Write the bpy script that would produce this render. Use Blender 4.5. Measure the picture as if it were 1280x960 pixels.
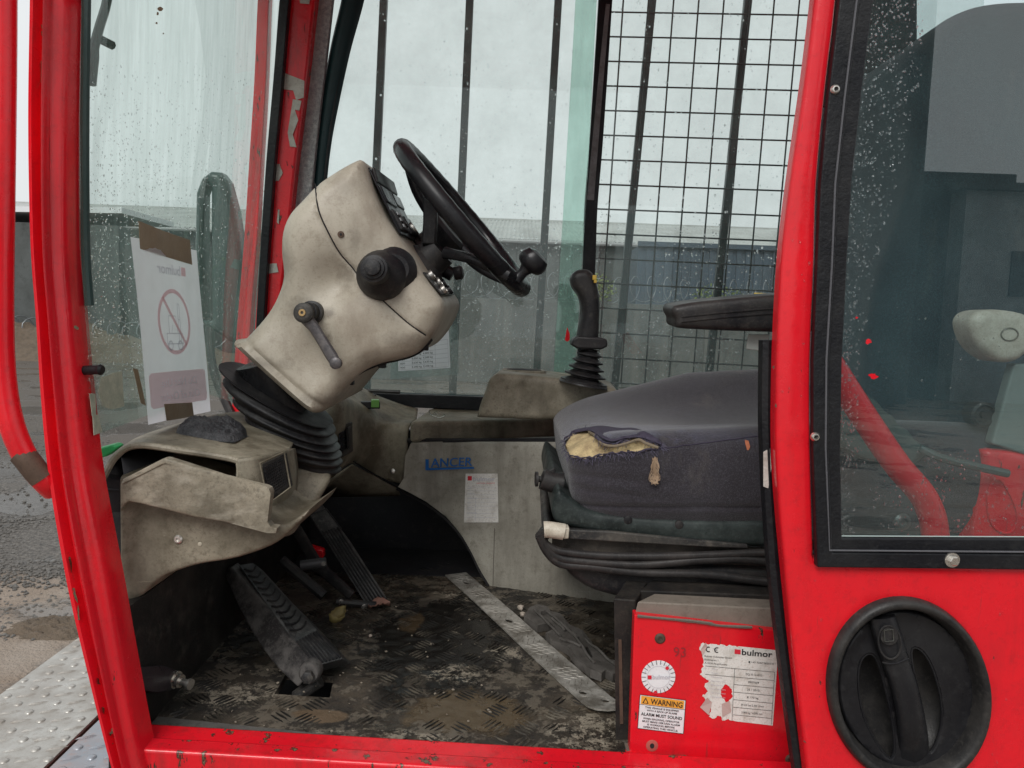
import bpy, math, random
import numpy as np
from mathutils import Vector, Matrix, noise
from mathutils.geometry import delaunay_2d_cdt
random.seed(7)
R = math.radians
S = bpy.context.scene
for o in list(bpy.data.objects): bpy.data.objects.remove(o)
COL = S.collection

# ------------------------------------------------------------------ camera
CAM = Vector((0, 0, 1.5)); FPX = 960.0
MR = Matrix.Rotation(R(90 - 4.8), 3, 'X') @ Matrix.Rotation(R(2.0), 3, 'Z')
cd = bpy.data.cameras.new('camera'); cam = bpy.data.objects.new('camera', cd); COL.objects.link(cam)
cd.sensor_width = 36; cd.lens = 36 * FPX / 1280; cd.clip_start = 0.02; cd.clip_end = 600
cam.matrix_world = Matrix.Translation(CAM) @ MR.to_4x4()
S.camera = cam
S.render.resolution_x = 1024; S.render.resolution_y = 768

# ------------------------------------------------------------------ world, sun, exposure
W = bpy.data.worlds.new('World'); S.world = W; W.use_nodes = True
nt = W.node_tree; nt.nodes.clear()
wo = nt.nodes.new('ShaderNodeOutputWorld'); bg = nt.nodes.new('ShaderNodeBackground')
sk = nt.nodes.new('ShaderNodeTexSky'); sk.sky_type = 'NISHITA'; sk.sun_disc = False
sk.sun_elevation = R(48); sk.sun_rotation = R(200); sk.dust_density = 4
hs = nt.nodes.new('ShaderNodeHueSaturation'); hs.inputs['Saturation'].default_value = 0.12
mx = nt.nodes.new('ShaderNodeMix'); mx.data_type = 'RGBA'; mx.inputs[0].default_value = 0.93
mx.inputs[7].default_value = (6.3, 6.5, 6.6, 1)          # even cloud cover
nz = nt.nodes.new('ShaderNodeTexNoise'); nz.inputs['Scale'].default_value = 1.6; nz.inputs['Detail'].default_value = 5
mr = nt.nodes.new('ShaderNodeMapRange'); mr.inputs[3].default_value = 0.82; mr.inputs[4].default_value = 1.14
mu = nt.nodes.new('ShaderNodeMix'); mu.data_type = 'RGBA'; mu.blend_type = 'MULTIPLY'; mu.inputs[0].default_value = 1
L = nt.links.new
L(sk.outputs[0], hs.inputs['Color']); L(hs.outputs[0], mx.inputs[6]); L(mx.outputs[2], mu.inputs[6])
L(nz.outputs[0], mr.inputs[0]); L(mr.outputs[0], mu.inputs[7]); L(mu.outputs[2], bg.inputs[0]); L(bg.outputs[0], wo.inputs[0])
bg.inputs[1].default_value = 0.1
sd = bpy.data.lights.new('sun', 'SUN'); sd.energy = 1.5; sd.angle = R(30); sd.color = (1, .98, .95)
sun = bpy.data.objects.new('sun', sd); COL.objects.link(sun)
sun.rotation_euler = Vector((0.35, 1.0, -1.05)).to_track_quat('-Z', 'Y').to_euler()
S.view_settings.view_transform = 'Standard'; S.view_settings.look = 'None'; S.view_settings.gamma = 1
S.view_settings.exposure = 0.45
S.render.engine = 'CYCLES'
S.cycles.transparent_max_bounces = 24; S.cycles.max_bounces = 10

# ------------------------------------------------------------------ pixel rays -> points in the place
def ray(px, py):
    return MR @ Vector(((px - 640) / FPX, (480 - py) / FPX, -1))
def at(px, py, Y):
    d = ray(px, py); return CAM + d * (Y / d.y)
def onz(px, py, z):
    d = ray(px, py); return CAM + d * ((z - CAM.z) / d.z)
def onx(px, py, x):
    d = ray(px, py); return CAM + d * (x / d.x)
MRT = MR.transposed()
def proj(p):
    c = MRT @ (Vector(p) - CAM); return (640 + FPX * c.x / -c.z, 480 - FPX * c.y / -c.z)
def lerp(a, b, t): return a + (b - a) * t
def cat(pts, n=8, closed=False, sharp=()):
    """Catmull-Rom through pts; indices in sharp stay corners"""
    pts = [Vector(p) for p in pts]; N = len(pts); out = []
    for i in range(N if closed else N - 1):
        p1, p2 = pts[i], pts[(i + 1) % N]
        p0 = pts[(i - 1) % N] if (closed or i > 0) else p1
        p3 = pts[(i + 2) % N] if (closed or i < N - 2) else p2
        if i in sharp: p0 = p1
        if (i + 1) % N in sharp: p3 = p2
        for k in range(n):
            t = k / n
            out.append(0.5 * ((2 * p1) + (p2 - p0) * t + (2 * p0 - 5 * p1 + 4 * p2 - p3) * t * t + (3 * p1 - p0 - 3 * p2 + p3) * t ** 3))
    if not closed: out.append(pts[-1])
    return out
def catY(pp, n=8):  # list of (px,py,Y) -> smooth world polyline
    return cat([at(*p) for p in pp], n)

# ------------------------------------------------------------------ materials
MATS = {}
def nodes(name):
    m = bpy.data.materials.new(name); m.use_nodes = True; t = m.node_tree
    b = t.nodes['Principled BSDF']; return m, t, b
def N(t, k, **kw):
    n = t.nodes.new('ShaderNode' + k)
    for a, v in kw.items(): setattr(n, a, v)
    return n
def noi(t, vec, scale, det=6, rough=.6):
    n = N(t, 'TexNoise'); n.inputs['Scale'].default_value = scale; n.inputs['Detail'].default_value = det
    n.inputs['Roughness'].default_value = rough; t.links.new(vec, n.inputs['Vector']); return n.outputs[0]
def ramp(t, f, a, b, lo=0., hi=1.):
    n = N(t, 'MapRange'); n.clamp = True
    for i, v in zip((1, 2, 3, 4), (a, b, lo, hi)): n.inputs[i].default_value = v
    t.links.new(f, n.inputs[0]); return n.outputs[0]
def mix(t, f, a, b, mode='MIX'):
    n = N(t, 'Mix'); n.data_type = 'RGBA'; n.blend_type = mode
    for v, i in ((f, 0), (a, 6), (b, 7)):
        if isinstance(v, (int, float)): n.inputs[i].default_value = v
        elif isinstance(v, tuple): n.inputs[i].default_value = (*v, 1)
        else: t.links.new(v, n.inputs[i])
    return n.outputs[2]
def mth(t, op, a, b=0.):
    n = N(t, 'Math'); n.operation = op
    for v, i in ((a, 0), (b, 1)):
        if isinstance(v, (int, float)): n.inputs[i].default_value = v
        else: t.links.new(v, n.inputs[i])
    return n.outputs[0]
def pos(t, sc=(1, 1, 1)):
    g = N(t, 'NewGeometry'); m = N(t, 'Mapping'); m.inputs['Scale'].default_value = sc
    t.links.new(g.outputs['Position'], m.inputs[0]); return m.outputs[0]
def bump(t, b, h, st, dist=.002):
    n = N(t, 'Bump'); n.inputs['Strength'].default_value = st; n.inputs['Distance'].default_value = dist
    t.links.new(h, n.inputs['Height']); t.links.new(n.outputs[0], b.inputs['Normal']); return n
def mat(name, base, rough=.6, metal=0., dirt=None, amt=.5, scale=9, lo=.42, hi=.68, bst=.25, bsc=350, bd=.001,
        streak=None, spec=.5, fine=.12, rvar=.15, spots=None):
    if name in MATS: return MATS[name]
    m, t, b = nodes(name); p = pos(t)
    c = mix(t, ramp(t, noi(t, p, 45, 4), .3, .7, 0, fine), base, tuple(x * .45 for x in base))
    if dirt:
        f = ramp(t, noi(t, p, scale, 9, .68), lo, hi, 0, amt); c = mix(t, f, c, dirt)
        f2 = ramp(t, noi(t, p, scale * 6, 8, .7), .54, .66, 0, amt * .8); c = mix(t, f2, c, dirt)
        f3 = ramp(t, noi(t, p, 310, 3, .6), .56, .66, 0, amt * .55); c = mix(t, f3, c, dirt)
        f4 = mth(t, 'MULTIPLY', ramp(t, noi(t, pos(t, (26, 26, 210)), 1, 5, .7), .655, .675), ramp(t, noi(t, p, scale * 1.7, 4), .48, .6, 0, amt * .5)); c = mix(t, f4, c, tuple(min(.8, x * 1.5 + .03) for x in base))
    if streak:
        sc, col, a = streak
        c = mix(t, ramp(t, noi(t, pos(t, sc), 1, 6, .6), .5, .72, 0, a), c, col)
    if spots:
        sc, th, col = spots
        c = mix(t, ramp(t, noi(t, p, sc, 7, .65), th, th + .012), c, col)
    t.links.new(c, b.inputs['Base Color'])
    t.links.new(ramp(t, noi(t, p, 14, 6), .3, .7, max(0, rough - rvar), min(1, rough + rvar)), b.inputs['Roughness'])
    b.inputs['Metallic'].default_value = metal; b.inputs['Specular IOR Level'].default_value = spec if max(base) > .04 else min(spec, .27)
    bump(t, b, noi(t, p, bsc, 3), bst, bd)
    MATS[name] = m; return m

RED = (.76, .009, .018)
def red_mat(name, chip=.70, dirt=.35, drops=False):
    m, t, b = nodes(name); p = pos(t)
    c = mix(t, ramp(t, noi(t, p, 5, 5), .35, .7, 0, .5), RED, (.50, .008, .022))
    c = mix(t, ramp(t, noi(t, p, 85, 8, .75), .52, .70, 0, .45), c, (.40, .012, .018))
    c = mix(t, mth(t, 'MULTIPLY', ramp(t, noi(t, pos(t, (160, 160, 9)), 1, 4, .7), .66, .69), .5), c, (.22, .03, .03))
    c = mix(t, ramp(t, noi(t, pos(t, (22, 22, 5)), 1, 8, .7), .52, .78, 0, dirt), c, (.10, .022, .018))
    n = noi(t, pos(t, (55, 55, 16)), 1, 7, .66)
    edge = ramp(t, n, chip - .025, chip - .015); core = ramp(t, n, chip + .012, chip + .02)
    c = mix(t, edge, c, (.055, .02, .015)); c = mix(t, core, c, (.16, .12, .07))
    t.links.new(c, b.inputs['Base Color'])
    t.links.new(ramp(t, noi(t, p, 9, 8, .7), .35, .65, .10, .36), b.inputs['Roughness'])
    h = mth(t, 'MULTIPLY', noi(t, p, 90, 4), .5)
    if drops:
        v = N(t, 'TexVoronoi'); v.inputs['Scale'].default_value = 120; t.links.new(p, v.inputs['Vector'])
        d = mth(t, 'MULTIPLY', ramp(t, v.outputs['Distance'], .12, .34, 1, 0), ramp(t, noi(t, p, 37, 3), .55, .60))
        h = mth(t, 'ADD', h, mth(t, 'MULTIPLY', d, 2.2))
    h = mth(t, 'SUBTRACT', h, edge)
    bump(t, b, h, .5, .0012)
    MATS[name] = m; return m

def glass_mat(name, tint=(.90, .95, .93), film=.06, filmcol=(.55, .6, .58), rough=.0, ior=1.5, fscale=7, streaky=True):
    m, t, b = nodes(name); t.nodes.remove(b); out = [n for n in t.nodes if n.type == 'OUTPUT_MATERIAL'][0]
    tr = N(t, 'BsdfTransparent'); tr.inputs[0].default_value = (*tint, 1)
    gl = N(t, 'BsdfGlossy'); gl.inputs['Roughness'].default_value = rough
    ge = N(t, 'NewGeometry'); dt = N(t, 'VectorMath', operation='DOT_PRODUCT'); t.links.new(ge.outputs['Incoming'], dt.inputs[0]); t.links.new(ge.outputs['Normal'], dt.inputs[1])
    f0 = ((ior - 1) / (ior + 1)) ** 2      # Schlick reflectance, the same from both sides
    fr = mth(t, 'ADD', mth(t, 'MULTIPLY', mth(t, 'POWER', mth(t, 'SUBTRACT', 1.0, mth(t, 'ABSOLUTE', dt.outputs['Value'])), 5.0), 1 - f0), f0)
    m1 = N(t, 'MixShader'); t.links.new(fr, m1.inputs[0]); t.links.new(tr.outputs[0], m1.inputs[1]); t.links.new(gl.outputs[0], m1.inputs[2])
    df = N(t, 'BsdfDiffuse'); df.inputs[0].default_value = (*filmcol, 1)
    tl = N(t, 'BsdfTranslucent'); tl.inputs[0].default_value = (*filmcol, 1)
    m0 = N(t, 'MixShader'); m0.inputs[0].default_value = .5; t.links.new(df.outputs[0], m0.inputs[1]); t.links.new(tl.outputs[0], m0.inputs[2])
    m2 = N(t, 'MixShader')
    f = ramp(t, noi(t, pos(t, (40, 40, 5)) if streaky else pos(t), 1 if streaky else fscale, 8, .7), .3, .8, film * .3, film * 2.0)
    t.links.new(f, m2.inputs[0]); t.links.new(m1.outputs[0], m2.inputs[1]); t.links.new(m0.outputs[0], m2.inputs[2])
    t.links.new(m2.outputs[0], out.inputs[0]); MATS[name] = m; return m

def fabric_mat(name, base, light, weave=900):
    m, t, b = nodes(name); p = pos(t)
    c = mix(t, ramp(t, noi(t, p, 8, 6), .4, .7, 0, .8), base, light)
    c = mix(t, ramp(t, noi(t, p, 420, 2), .45, .75, 0, .5), c, tuple(x * 2.4 for x in light))
    c = mix(t, ramp(t, noi(t, pos(t, (14, 14, 5)), 1, 8, .7), .58, .75, 0, .35), c, (.16, .14, .12))
    t.links.new(c, b.inputs['Base Color']); b.inputs['Roughness'].default_value = .95
    b.inputs['Sheen Weight'].default_value = .35; b.inputs['Specular IOR Level'].default_value = .15
    bump(t, b, noi(t, p, weave, 2), .9, .0015); MATS[name] = m; return m

red = red_mat('red_paint'); redw = red_mat('red_paint_worn', .62, .8); red_in = red_mat('red_paint_inner', .66, .75, False)
beige = mat('beige_plastic', (.45, .41, .335), .5, dirt=(.24, .20, .15), amt=.55, scale=8, streak=((13, 13, 5), (.20, .16, .12), .7), bst=.35, spots=(60, .73, (.07, .05, .04)))
beige_dirty = mat('grimy_beige_plastic', (.27, .24, .18), .62, dirt=(.085, .07, .045), amt=.85, scale=11, lo=.40, hi=.62, bst=.5, bsc=260, streak=((14, 14, 4), (.40, .36, .28), .35))
beige_worn = mat('scuffed_beige_plastic', (.30, .265, .20), .6, dirt=(.10, .085, .06), amt=.8, scale=16, lo=.42, hi=.62, bst=.6, bsc=220, streak=((30, 30, 60), (.50, .46, .38), .4))
lining = mat('grey_lining_panel', (.39, .37, .315), .5, dirt=(.15, .135, .105), amt=.75, scale=7, streak=((16, 16, 2.2), (.14, .125, .10), .75), bst=.15, spots=(48, .70, (.06, .055, .045)))
black = mat('black_plastic', (.011, .011, .013), .42, dirt=(.10, .09, .08), amt=.35, bst=.3)
blackd = mat('dusty_black_plastic', (.022, .022, .023), .5, dirt=(.14, .125, .105), amt=.55, scale=10, bst=.4)
rubber = mat('black_rubber', (.014, .014, .016), .5, dirt=(.075, .07, .065), amt=.5, bst=.4)
gloss = mat('polished_black_plastic', (.009, .009, .011), .3, dirt=(.05, .05, .05), amt=.25, bst=.12)
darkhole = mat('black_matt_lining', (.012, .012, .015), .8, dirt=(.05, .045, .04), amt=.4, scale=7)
seal = mat('black_window_rubber', (.006, .0065, .009), .42, dirt=(.03, .03, .03), amt=.4, bst=.6, bsc=160, bd=.002)
green_steel = mat('dark_green_steel', (.012, .04, .045), .45, dirt=(.03, .04, .04), amt=.5)
wire_m = mat('dark_wire', (.018, .026, .028), .5, metal=.3)
steel = mat('bare_steel', (.42, .41, .39), .35, metal=.9, dirt=(.14, .11, .08), amt=.6, scale=30)
boltm = mat('bright_bolt_steel', (.7, .68, .64), .28, metal=.9, dirt=(.3, .22, .14), amt=.4, scale=60)
rust = mat('rusty_steel', (.10, .06, .04), .75, dirt=(.05, .03, .02), amt=.8, scale=50)
alu = mat('worn_aluminium', (.46, .44, .40), .42, metal=.3, dirt=(.10, .085, .065), amt=.75, scale=22, lo=.42, hi=.6, bst=.4)
white_q = mat('white_label_paper', (.78, .78, .80), .7, dirt=(.55, .52, .48), amt=.25)
def paper_mat():
    m, t, b = nodes('white_paper'); p = pos(t); c = mix(t, ramp(t, noi(t, p, 30, 5), .4, .7, 0, .2), (.82, .82, .86), (.66, .64, .66))
    t.links.new(c, b.inputs['Base Color']); b.inputs['Roughness'].default_value = .8
    tl = N(t, 'BsdfTranslucent'); t.links.new(c, tl.inputs[0]); ms = N(t, 'MixShader'); ms.inputs[0].default_value = .55
    out = [n for n in t.nodes if n.type == 'OUTPUT_MATERIAL'][0]; t.links.new(b.outputs[0], ms.inputs[1]); t.links.new(tl.outputs[0], ms.inputs[2]); t.links.new(ms.outputs[0], out.inputs[0]); return m
white_p = paper_mat()
def print_mat(name, col):
    m, t, b = nodes(name); b.inputs['Base Color'].default_value = (*col, 1); b.inputs['Roughness'].default_value = .8
    tl = N(t, 'BsdfTranslucent'); tl.inputs[0].default_value = (*col, 1); ms = N(t, 'MixShader'); ms.inputs[0].default_value = .55
    out = [n for n in t.nodes if n.type == 'OUTPUT_MATERIAL'][0]; t.links.new(b.outputs[0], ms.inputs[1]); t.links.new(tl.outputs[0], ms.inputs[2]); t.links.new(ms.outputs[0], out.inputs[0]); MATS[name] = m; return m
sticker = mat('white_sticker', (.74, .72, .68), .45, dirt=(.33, .28, .22), amt=.6, scale=40, lo=.5, hi=.7)
ink = mat('black_ink', (.02, .02, .022), .5, fine=0); red_ink = mat('red_ink', (.62, .02, .04), .5, fine=0)
pink_ink = print_mat('faded_pink_print', (.86, .63, .66)); grey_ink = mat('faded_grey_print', (.50, .50, .54), .7, fine=0)
pink_pale = print_mat('pale_pink_print', (.86, .70, .73)); print_w = print_mat('white_print', (.93, .90, .93)); print_g = print_mat('pale_grey_print', (.70, .70, .75))
orange = mat('warning_orange', (.80, .36, .04), .5); blue_p = mat('blue_badge_paint', (.012, .13, .42), .4)
tape = mat('brown_parcel_tape', (.30, .215, .13), .4, dirt=(.20, .14, .08), amt=.6, scale=20, bst=.5, bsc=90)
foam = mat('yellow_foam', (.66, .52, .28), .95, dirt=(.26, .18, .10), amt=.8, scale=40, bst=1, bsc=700, bd=.002)
fringe = mat('frayed_thread', (.05, .04, .065), .9); twine = mat('straw_fibre', (.42, .30, .20), .9)
fabric = fabric_mat('charcoal_seat_fabric', (.022, .0185, .023), (.040, .037, .045))
fabric_l = fabric_mat('pale_blue_grey_fabric', (.045, .045, .07), (.075, .075, .11))
lightplastic = mat('cream_plastic', (.58, .53, .44), .5, dirt=(.25, .2, .14), amt=.5, scale=50)
speck = mat('speckled_grey_foam', (.24, .25, .26), .95, dirt=(.55, .56, .56), amt=.8, scale=130, bst=1, bsc=420, bd=.002)
g_wind = glass_mat('windscreen_glass', (.84, .935, .895), .22, (.34, .50, .44))
g_rear = glass_mat('far_window_glass', (.925, .965, .95), .085, (.62, .70, .67), streaky=False)
g_side = glass_mat('side_window_glass', (.88, .94, .945), .045, (.25, .42, .44), ior=1.85, streaky=False)
g_edge = glass_mat('green_glass_edge', (.82, .945, .90), .12, (.55, .78, .70))
def drop_mat():
    m, t, b = nodes('rain_water'); b.inputs['Base Color'].default_value = (1, 1, 1, 1); b.inputs['Roughness'].default_value = .02
    b.inputs['Transmission Weight'].default_value = 1; b.inputs['IOR'].default_value = 1.33
    tr = N(t, 'BsdfTransparent'); tr.inputs[0].default_value = (.97, .98, .98, 1); dl = N(t, 'BsdfDiffuse'); dl.inputs[0].default_value = (.8, .84, .83, 1)
    m1 = N(t, 'MixShader'); m1.inputs[0].default_value = .5; m2 = N(t, 'MixShader'); m2.inputs[0].default_value = .02
    out = [n for n in t.nodes if n.type == 'OUTPUT_MATERIAL'][0]
    t.links.new(b.outputs[0], m1.inputs[1]); t.links.new(tr.outputs[0], m1.inputs[2]); t.links.new(m1.outputs[0], m2.inputs[1]); t.links.new(dl.outputs[0], m2.inputs[2]); t.links.new(m2.outputs[0], out.inputs[0])
    return m
water_m = drop_mat()

# ------------------------------------------------------------------ mesh building
ORG = {}
class MB:
    def __init__(s): s.v = []; s.f = []
    def add(s, v, f):
        k = len(s.v); s.v += [tuple(x) for x in v]; s.f += [tuple(i + k for i in q) for q in f]; return s
    def hexa(s, a, b):   # a: 4 points (loop), b: 4 matching points
        return s.loft([a, b])
    def loft(s, rings, caps=True, closed=True):
        n = len(rings[0]); v = [p for r in rings for p in r]; f = []
        for i in range(len(rings) - 1):
            for j in range(n if closed else n - 1):
                k = (j + 1) % n; f.append((i * n + j, i * n + k, (i + 1) * n + k, (i + 1) * n + j))
        if caps: f.append(tuple(range(n - 1, -1, -1))); f.append(tuple((len(rings) - 1) * n + j for j in range(n)))
        return s.add(v, f)
    def box(s, c, h, M=None):
        c = Vector(c); P = []
        for z in (-1, 1):
            P.append([c + (M @ Vector((x * h[0], y * h[1], z * h[2])) if M else Vector((x * h[0], y * h[1], z * h[2]))) for x, y in ((-1, -1), (1, -1), (1, 1), (-1, 1))])
        return s.loft(P)
    def prism(s, poly, vec):
        vec = Vector(vec); return s.loft([poly, [Vector(p) + vec for p in poly]])
    def tube(s, pts, r, seg=10, closed=False, up=None, flat=1.0, caps=True):
        pts = [Vector(p) for p in pts]; n = len(pts); rs = r if isinstance(r, (list, tuple)) else [r] * n
        rings = []; prev = None
        for i, p in enumerate(pts):
            a = pts[(i - 1) % n] if (closed or i > 0) else p; b = pts[(i + 1) % n] if (closed or i < n - 1) else p
            t = (b - a).normalized() if (b - a).length > 1e-9 else Vector((0, 0, 1))
            if prev is None:
                u = up if up else (Vector((0, 1, 0)) if abs(t.y) < .9 else Vector((1, 0, 0)))
            else: u = prev
            u = (u - t * u.dot(t)).normalized(); w = t.cross(u); prev = u
            rings.append([p + rs[i] * (math.cos(q) * w + math.sin(q) * u * flat) for q in [2 * math.pi * k / seg for k in range(seg)]])
        if closed: rings.append(rings[0]); return s.loft(rings, caps=False)
        return s.loft(rings, caps=caps)
    def lathe(s, o, axis, prof, seg=20, ex=None, scale=(1, 1)):   # prof: (h, r); ex: direction of first cross axis
        o = Vector(o); a = Vector(axis).normalized(); e = Vector(ex) if ex else (Vector((1, 0, 0)) if abs(a.x) < .9 else Vector((0, 0, 1)))
        e = (e - a * e.dot(a)).normalized(); w = a.cross(e)
        return s.loft([[o + a * h + r * (math.cos(q) * e * scale[0] + math.sin(q) * w * scale[1]) for q in [2 * math.pi * k / seg for k in range(seg)]] for h, r in prof])
    def build(s, name, m, parent=None, label=None, smooth=True, angle=38, bevel=0, bseg=2, kind=None, cat=None, group=None, subsurf=0):
        v = np.array(s.v, dtype=float); c = Vector(((v.min(0) + v.max(0)) / 2).tolist()) if len(v) else Vector()
        if parent is None and kind != 'structure': c.z = float(v[:, 2].min())
        me = bpy.data.meshes.new(name); me.from_pydata((v - np.array(c)).tolist(), [], s.f)
        me.validate(); me.materials.append(m)
        import bmesh
        b = bmesh.new(); b.from_mesh(me); bmesh.ops.remove_doubles(b, verts=b.verts, dist=1e-6)
        bmesh.ops.recalc_face_normals(b, faces=b.faces); b.to_mesh(me); b.free()
        if smooth:
            me.polygons.foreach_set('use_smooth', [True] * len(me.polygons)); me.set_sharp_from_angle(angle=R(angle))
        return link(name, me, c, parent, label, kind, cat, group, bevel, bseg, subsurf)
def link(name, me, c, parent=None, label=None, kind=None, cat=None, group=None, bevel=0, bseg=2, subsurf=0):
    o = bpy.data.objects.new(name, me); COL.objects.link(o); ORG[o.name] = c.copy()
    if parent: o.parent = parent; o.location = c - ORG[parent.name]
    else: o.location = c
    if bevel:
        md = o.modifiers.new('bevel', 'BEVEL'); md.width = bevel; md.segments = bseg; md.limit_method = 'ANGLE'; md.angle_limit = R(35)
    if label: o['label'] = label
    if kind: o['kind'] = kind
    if cat: o['category'] = cat
    if group: o['group'] = group
    return o
def thing(name, label, cat_, loc, group=None):
    o = bpy.data.objects.new(name, None); COL.objects.link(o); o.location = loc; ORG[o.name] = Vector(loc)
    o['label'] = label; o['category'] = cat_; o.empty_display_size = .1
    if group: o['group'] = group
    return o

def inpoly(P, poly):
    x, y = P[:, 0], P[:, 1]; r = np.zeros(len(P), bool); n = len(poly)
    for i in range(n):
        x1, y1 = poly[i]; x2, y2 = poly[(i + 1) % n]
        if y1 == y2: continue
        c = ((y1 > y) != (y2 > y)) & (x < (x2 - x1) * (y - y1) / (y2 - y1) + x1); r ^= c
    return r
def sdist(P, poly):
    poly = np.array(poly, float); A = poly; B = np.roll(poly, -1, 0); d = np.full(len(P), 1e9)
    for a, b in zip(A, B):
        ab = b - a; L2 = max(ab @ ab, 1e-14); t = np.clip(((P - a) @ ab) / L2, 0, 1)
        d = np.minimum(d, np.hypot(*(P - a - t[:, None] * ab).T))
    return d
def fillpoly(outs, sp, rings=()):
    """triangulate polygon outs[0] minus holes outs[1:]; returns pts(n,2), tris, counts of boundary loops"""
    P = []; E = []
    for o in outs:
        k = len(P); P += [tuple(p) for p in o]; E += [(k + i, k + (i + 1) % len(o)) for i in range(len(o))]
    nb = len(P); A = np.array(outs[0]); lo, hi = A.min(0), A.max(0)
    xs = np.arange(lo[0] + sp * .5, hi[0], sp); ys = np.arange(lo[1] + sp * .5, hi[1], sp * .87)
    G = np.array([(x + (sp * .5 if j % 2 else 0), y) for j, y in enumerate(ys) for x in xs]) if len(xs) and len(ys) else np.zeros((0, 2))
    alld = lambda Q: np.min([sdist(Q, o) for o in outs], axis=0)
    def inside(Q):
        r = inpoly(Q, outs[0])
        for h in outs[1:]: r &= ~inpoly(Q, h)
        return r
    last = sp * .45
    if rings:
        last = max(last, rings[-1] + sp * .4)
        for d in rings:
            for oi, o in enumerate(outs):
                o = np.array(o); tn = np.roll(o, -1, 0) - np.roll(o, 1, 0); L_ = np.hypot(*tn.T)[:, None]; L_[L_ == 0] = 1
                nn = np.stack([-tn[:, 1], tn[:, 0]], 1) / L_
                for sgn in (1, -1):
                    Q = o + nn * d * sgn; k = inside(Q) & (alld(Q) > d * .9); P += [tuple(q) for q in Q[k]]
    if len(G):
        k = inside(G); G = G[k]
        if len(G): G = G[alld(G) > last]
        P += [tuple(g) for g in G]
    r = delaunay_2d_cdt([Vector(p) for p in P], E, [], 0, 1e-7)
    V = np.array([(v.x, v.y) for v in r[0]]); T = [tuple(f) for f in r[2]]
    C = np.array([V[list(t)].mean(0) for t in T]); k = inside(C)
    return V, [t for t, q in zip(T, k) if q]
def dens(o, m):
    r = []
    for (a, b_), (c, d) in zip(o, list(o[1:]) + [o[0]]):
        L_ = math.hypot(c - a, d - b_)
        if L_ < 1e-7: continue
        k = max(1, math.ceil(L_ / m)); r += [(a + (c - a) * i / k, b_ + (d - b_) * i / k) for i in range(k)]
    return r
class Relief:
    """a solid whose near face has an outline traced on the plane y=Y, rounded rim radius r, sculpted by fn(x,z), thickness depth"""
    def __init__(s, out, Y, depth, r, fn=None, sp=.006, skew=(0, 0), holes=(), world=False, rf=None, back=None):
        conv = (lambda o: [tuple(p)[:2] for p in o]) if world else (lambda o: [(lambda q: (q.x, q.z))(at(p[0], p[1], Y)) for p in o])
        s.outs = [dens(conv(o), sp * .8) for o in [out, *holes]]; s.Y = Y; s.r = r; s.fn = fn; s.rf = rf
        rg = [r * .04, r * .16, r * .36, r * .66] if r > .002 else ([r * .3] if r > 0 else [])
        V, T = fillpoly(s.outs, sp, rg); s.V = V; s.T = T
        fy = s.surf(V)
        from collections import Counter
        ec = Counter()
        for t in T:
            for i in range(len(t)): a, b = t[i], t[(i + 1) % len(t)]; ec[(min(a, b), max(a, b))] += 1
        bd = [e for e, c in ec.items() if c == 1]
        n = len(V); sk = skew
        front = [(x, y, z) for (x, z), y in zip(V, fy)]
        bp = back if back else 1.0
        cx, cz = V.mean(0)
        steps = 4; vs = list(front); idx = {}
        bv = sorted({i for e in bd for i in e})
        for k in range(1, steps + 1):
            f = k / steps
            for i in bv:
                x, z = V[i]; q = 1 + (bp - 1) * f
                idx[(k, i)] = len(vs); vs.append((cx + (x - cx) * q + sk[0] * f, lerp(fy[i], Y + depth, f), cz + (z - cz) * q + sk[1] * f))
        for i in bv: idx[(0, i)] = i
        fs = list(T)
        for a, b in bd:
            for k in range(steps): fs.append((idx[(k, a)], idx[(k, b)], idx[(k + 1, b)], idx[(k + 1, a)]))
        # flat back
        m = {}; 
        for i in range(n):
            if (steps, i) in idx: m[i] = idx[(steps, i)]
            else:
                x, z = V[i]; m[i] = len(vs); vs.append((cx + (x - cx) * bp + sk[0], Y + depth, cz + (z - cz) * bp + sk[1]))
        fs += [tuple(m[i] for i in reversed(t)) for t in T]
        s.v = vs; s.f = fs
    def surf(s, P):
        P = np.atleast_2d(np.array(P, float)); d = np.min([sdist(P, o) for o in s.outs], axis=0)
        ins = np.clip(s.r - d, 0, s.r); y = s.Y + (s.r - np.sqrt(np.maximum(s.r ** 2 - ins ** 2, 0)) if s.r > 0 else 0 * d)
        if s.fn: y = y + np.array([s.fn(x, z, dd) for (x, z), dd in zip(P, d)])
        return y
    def on(s, px, py, lift=.001):
        p = at(px, py, s.Y)
        for _ in range(3):
            y = float(s.surf([(p.x, p.z)])[0]); p = at(px, py, y - lift)
        return p
    def mb(s): m = MB(); m.add(s.v, s.f); return m
def P2(px, py, Y): q = at(px, py, Y); return (q.x, q.z)
def relief(name, out, Y, depth, r, m, parent, **kw):
    bk = {k: kw.pop(k) for k in ('label', 'bevel', 'kind', 'cat', 'group', 'angle') if k in kw}
    rl = Relief(out, Y, depth, r, **kw); o = rl.mb().build(name, m, parent, **bk); return rl, o
def sm(pts, n=5, sharp=(), closed=True):
    return [(v.x, v.y) for v in cat([(p[0], p[1], 0) for p in pts], n, closed, sharp)]
def gauss(x, z, c, s): return math.exp(-((x - c[0]) ** 2 + (z - c[1]) ** 2) / (2 * s * s))
def nz3(x, y, z, s): return noise.noise(Vector((x * s, y * s, z * s)))

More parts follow.
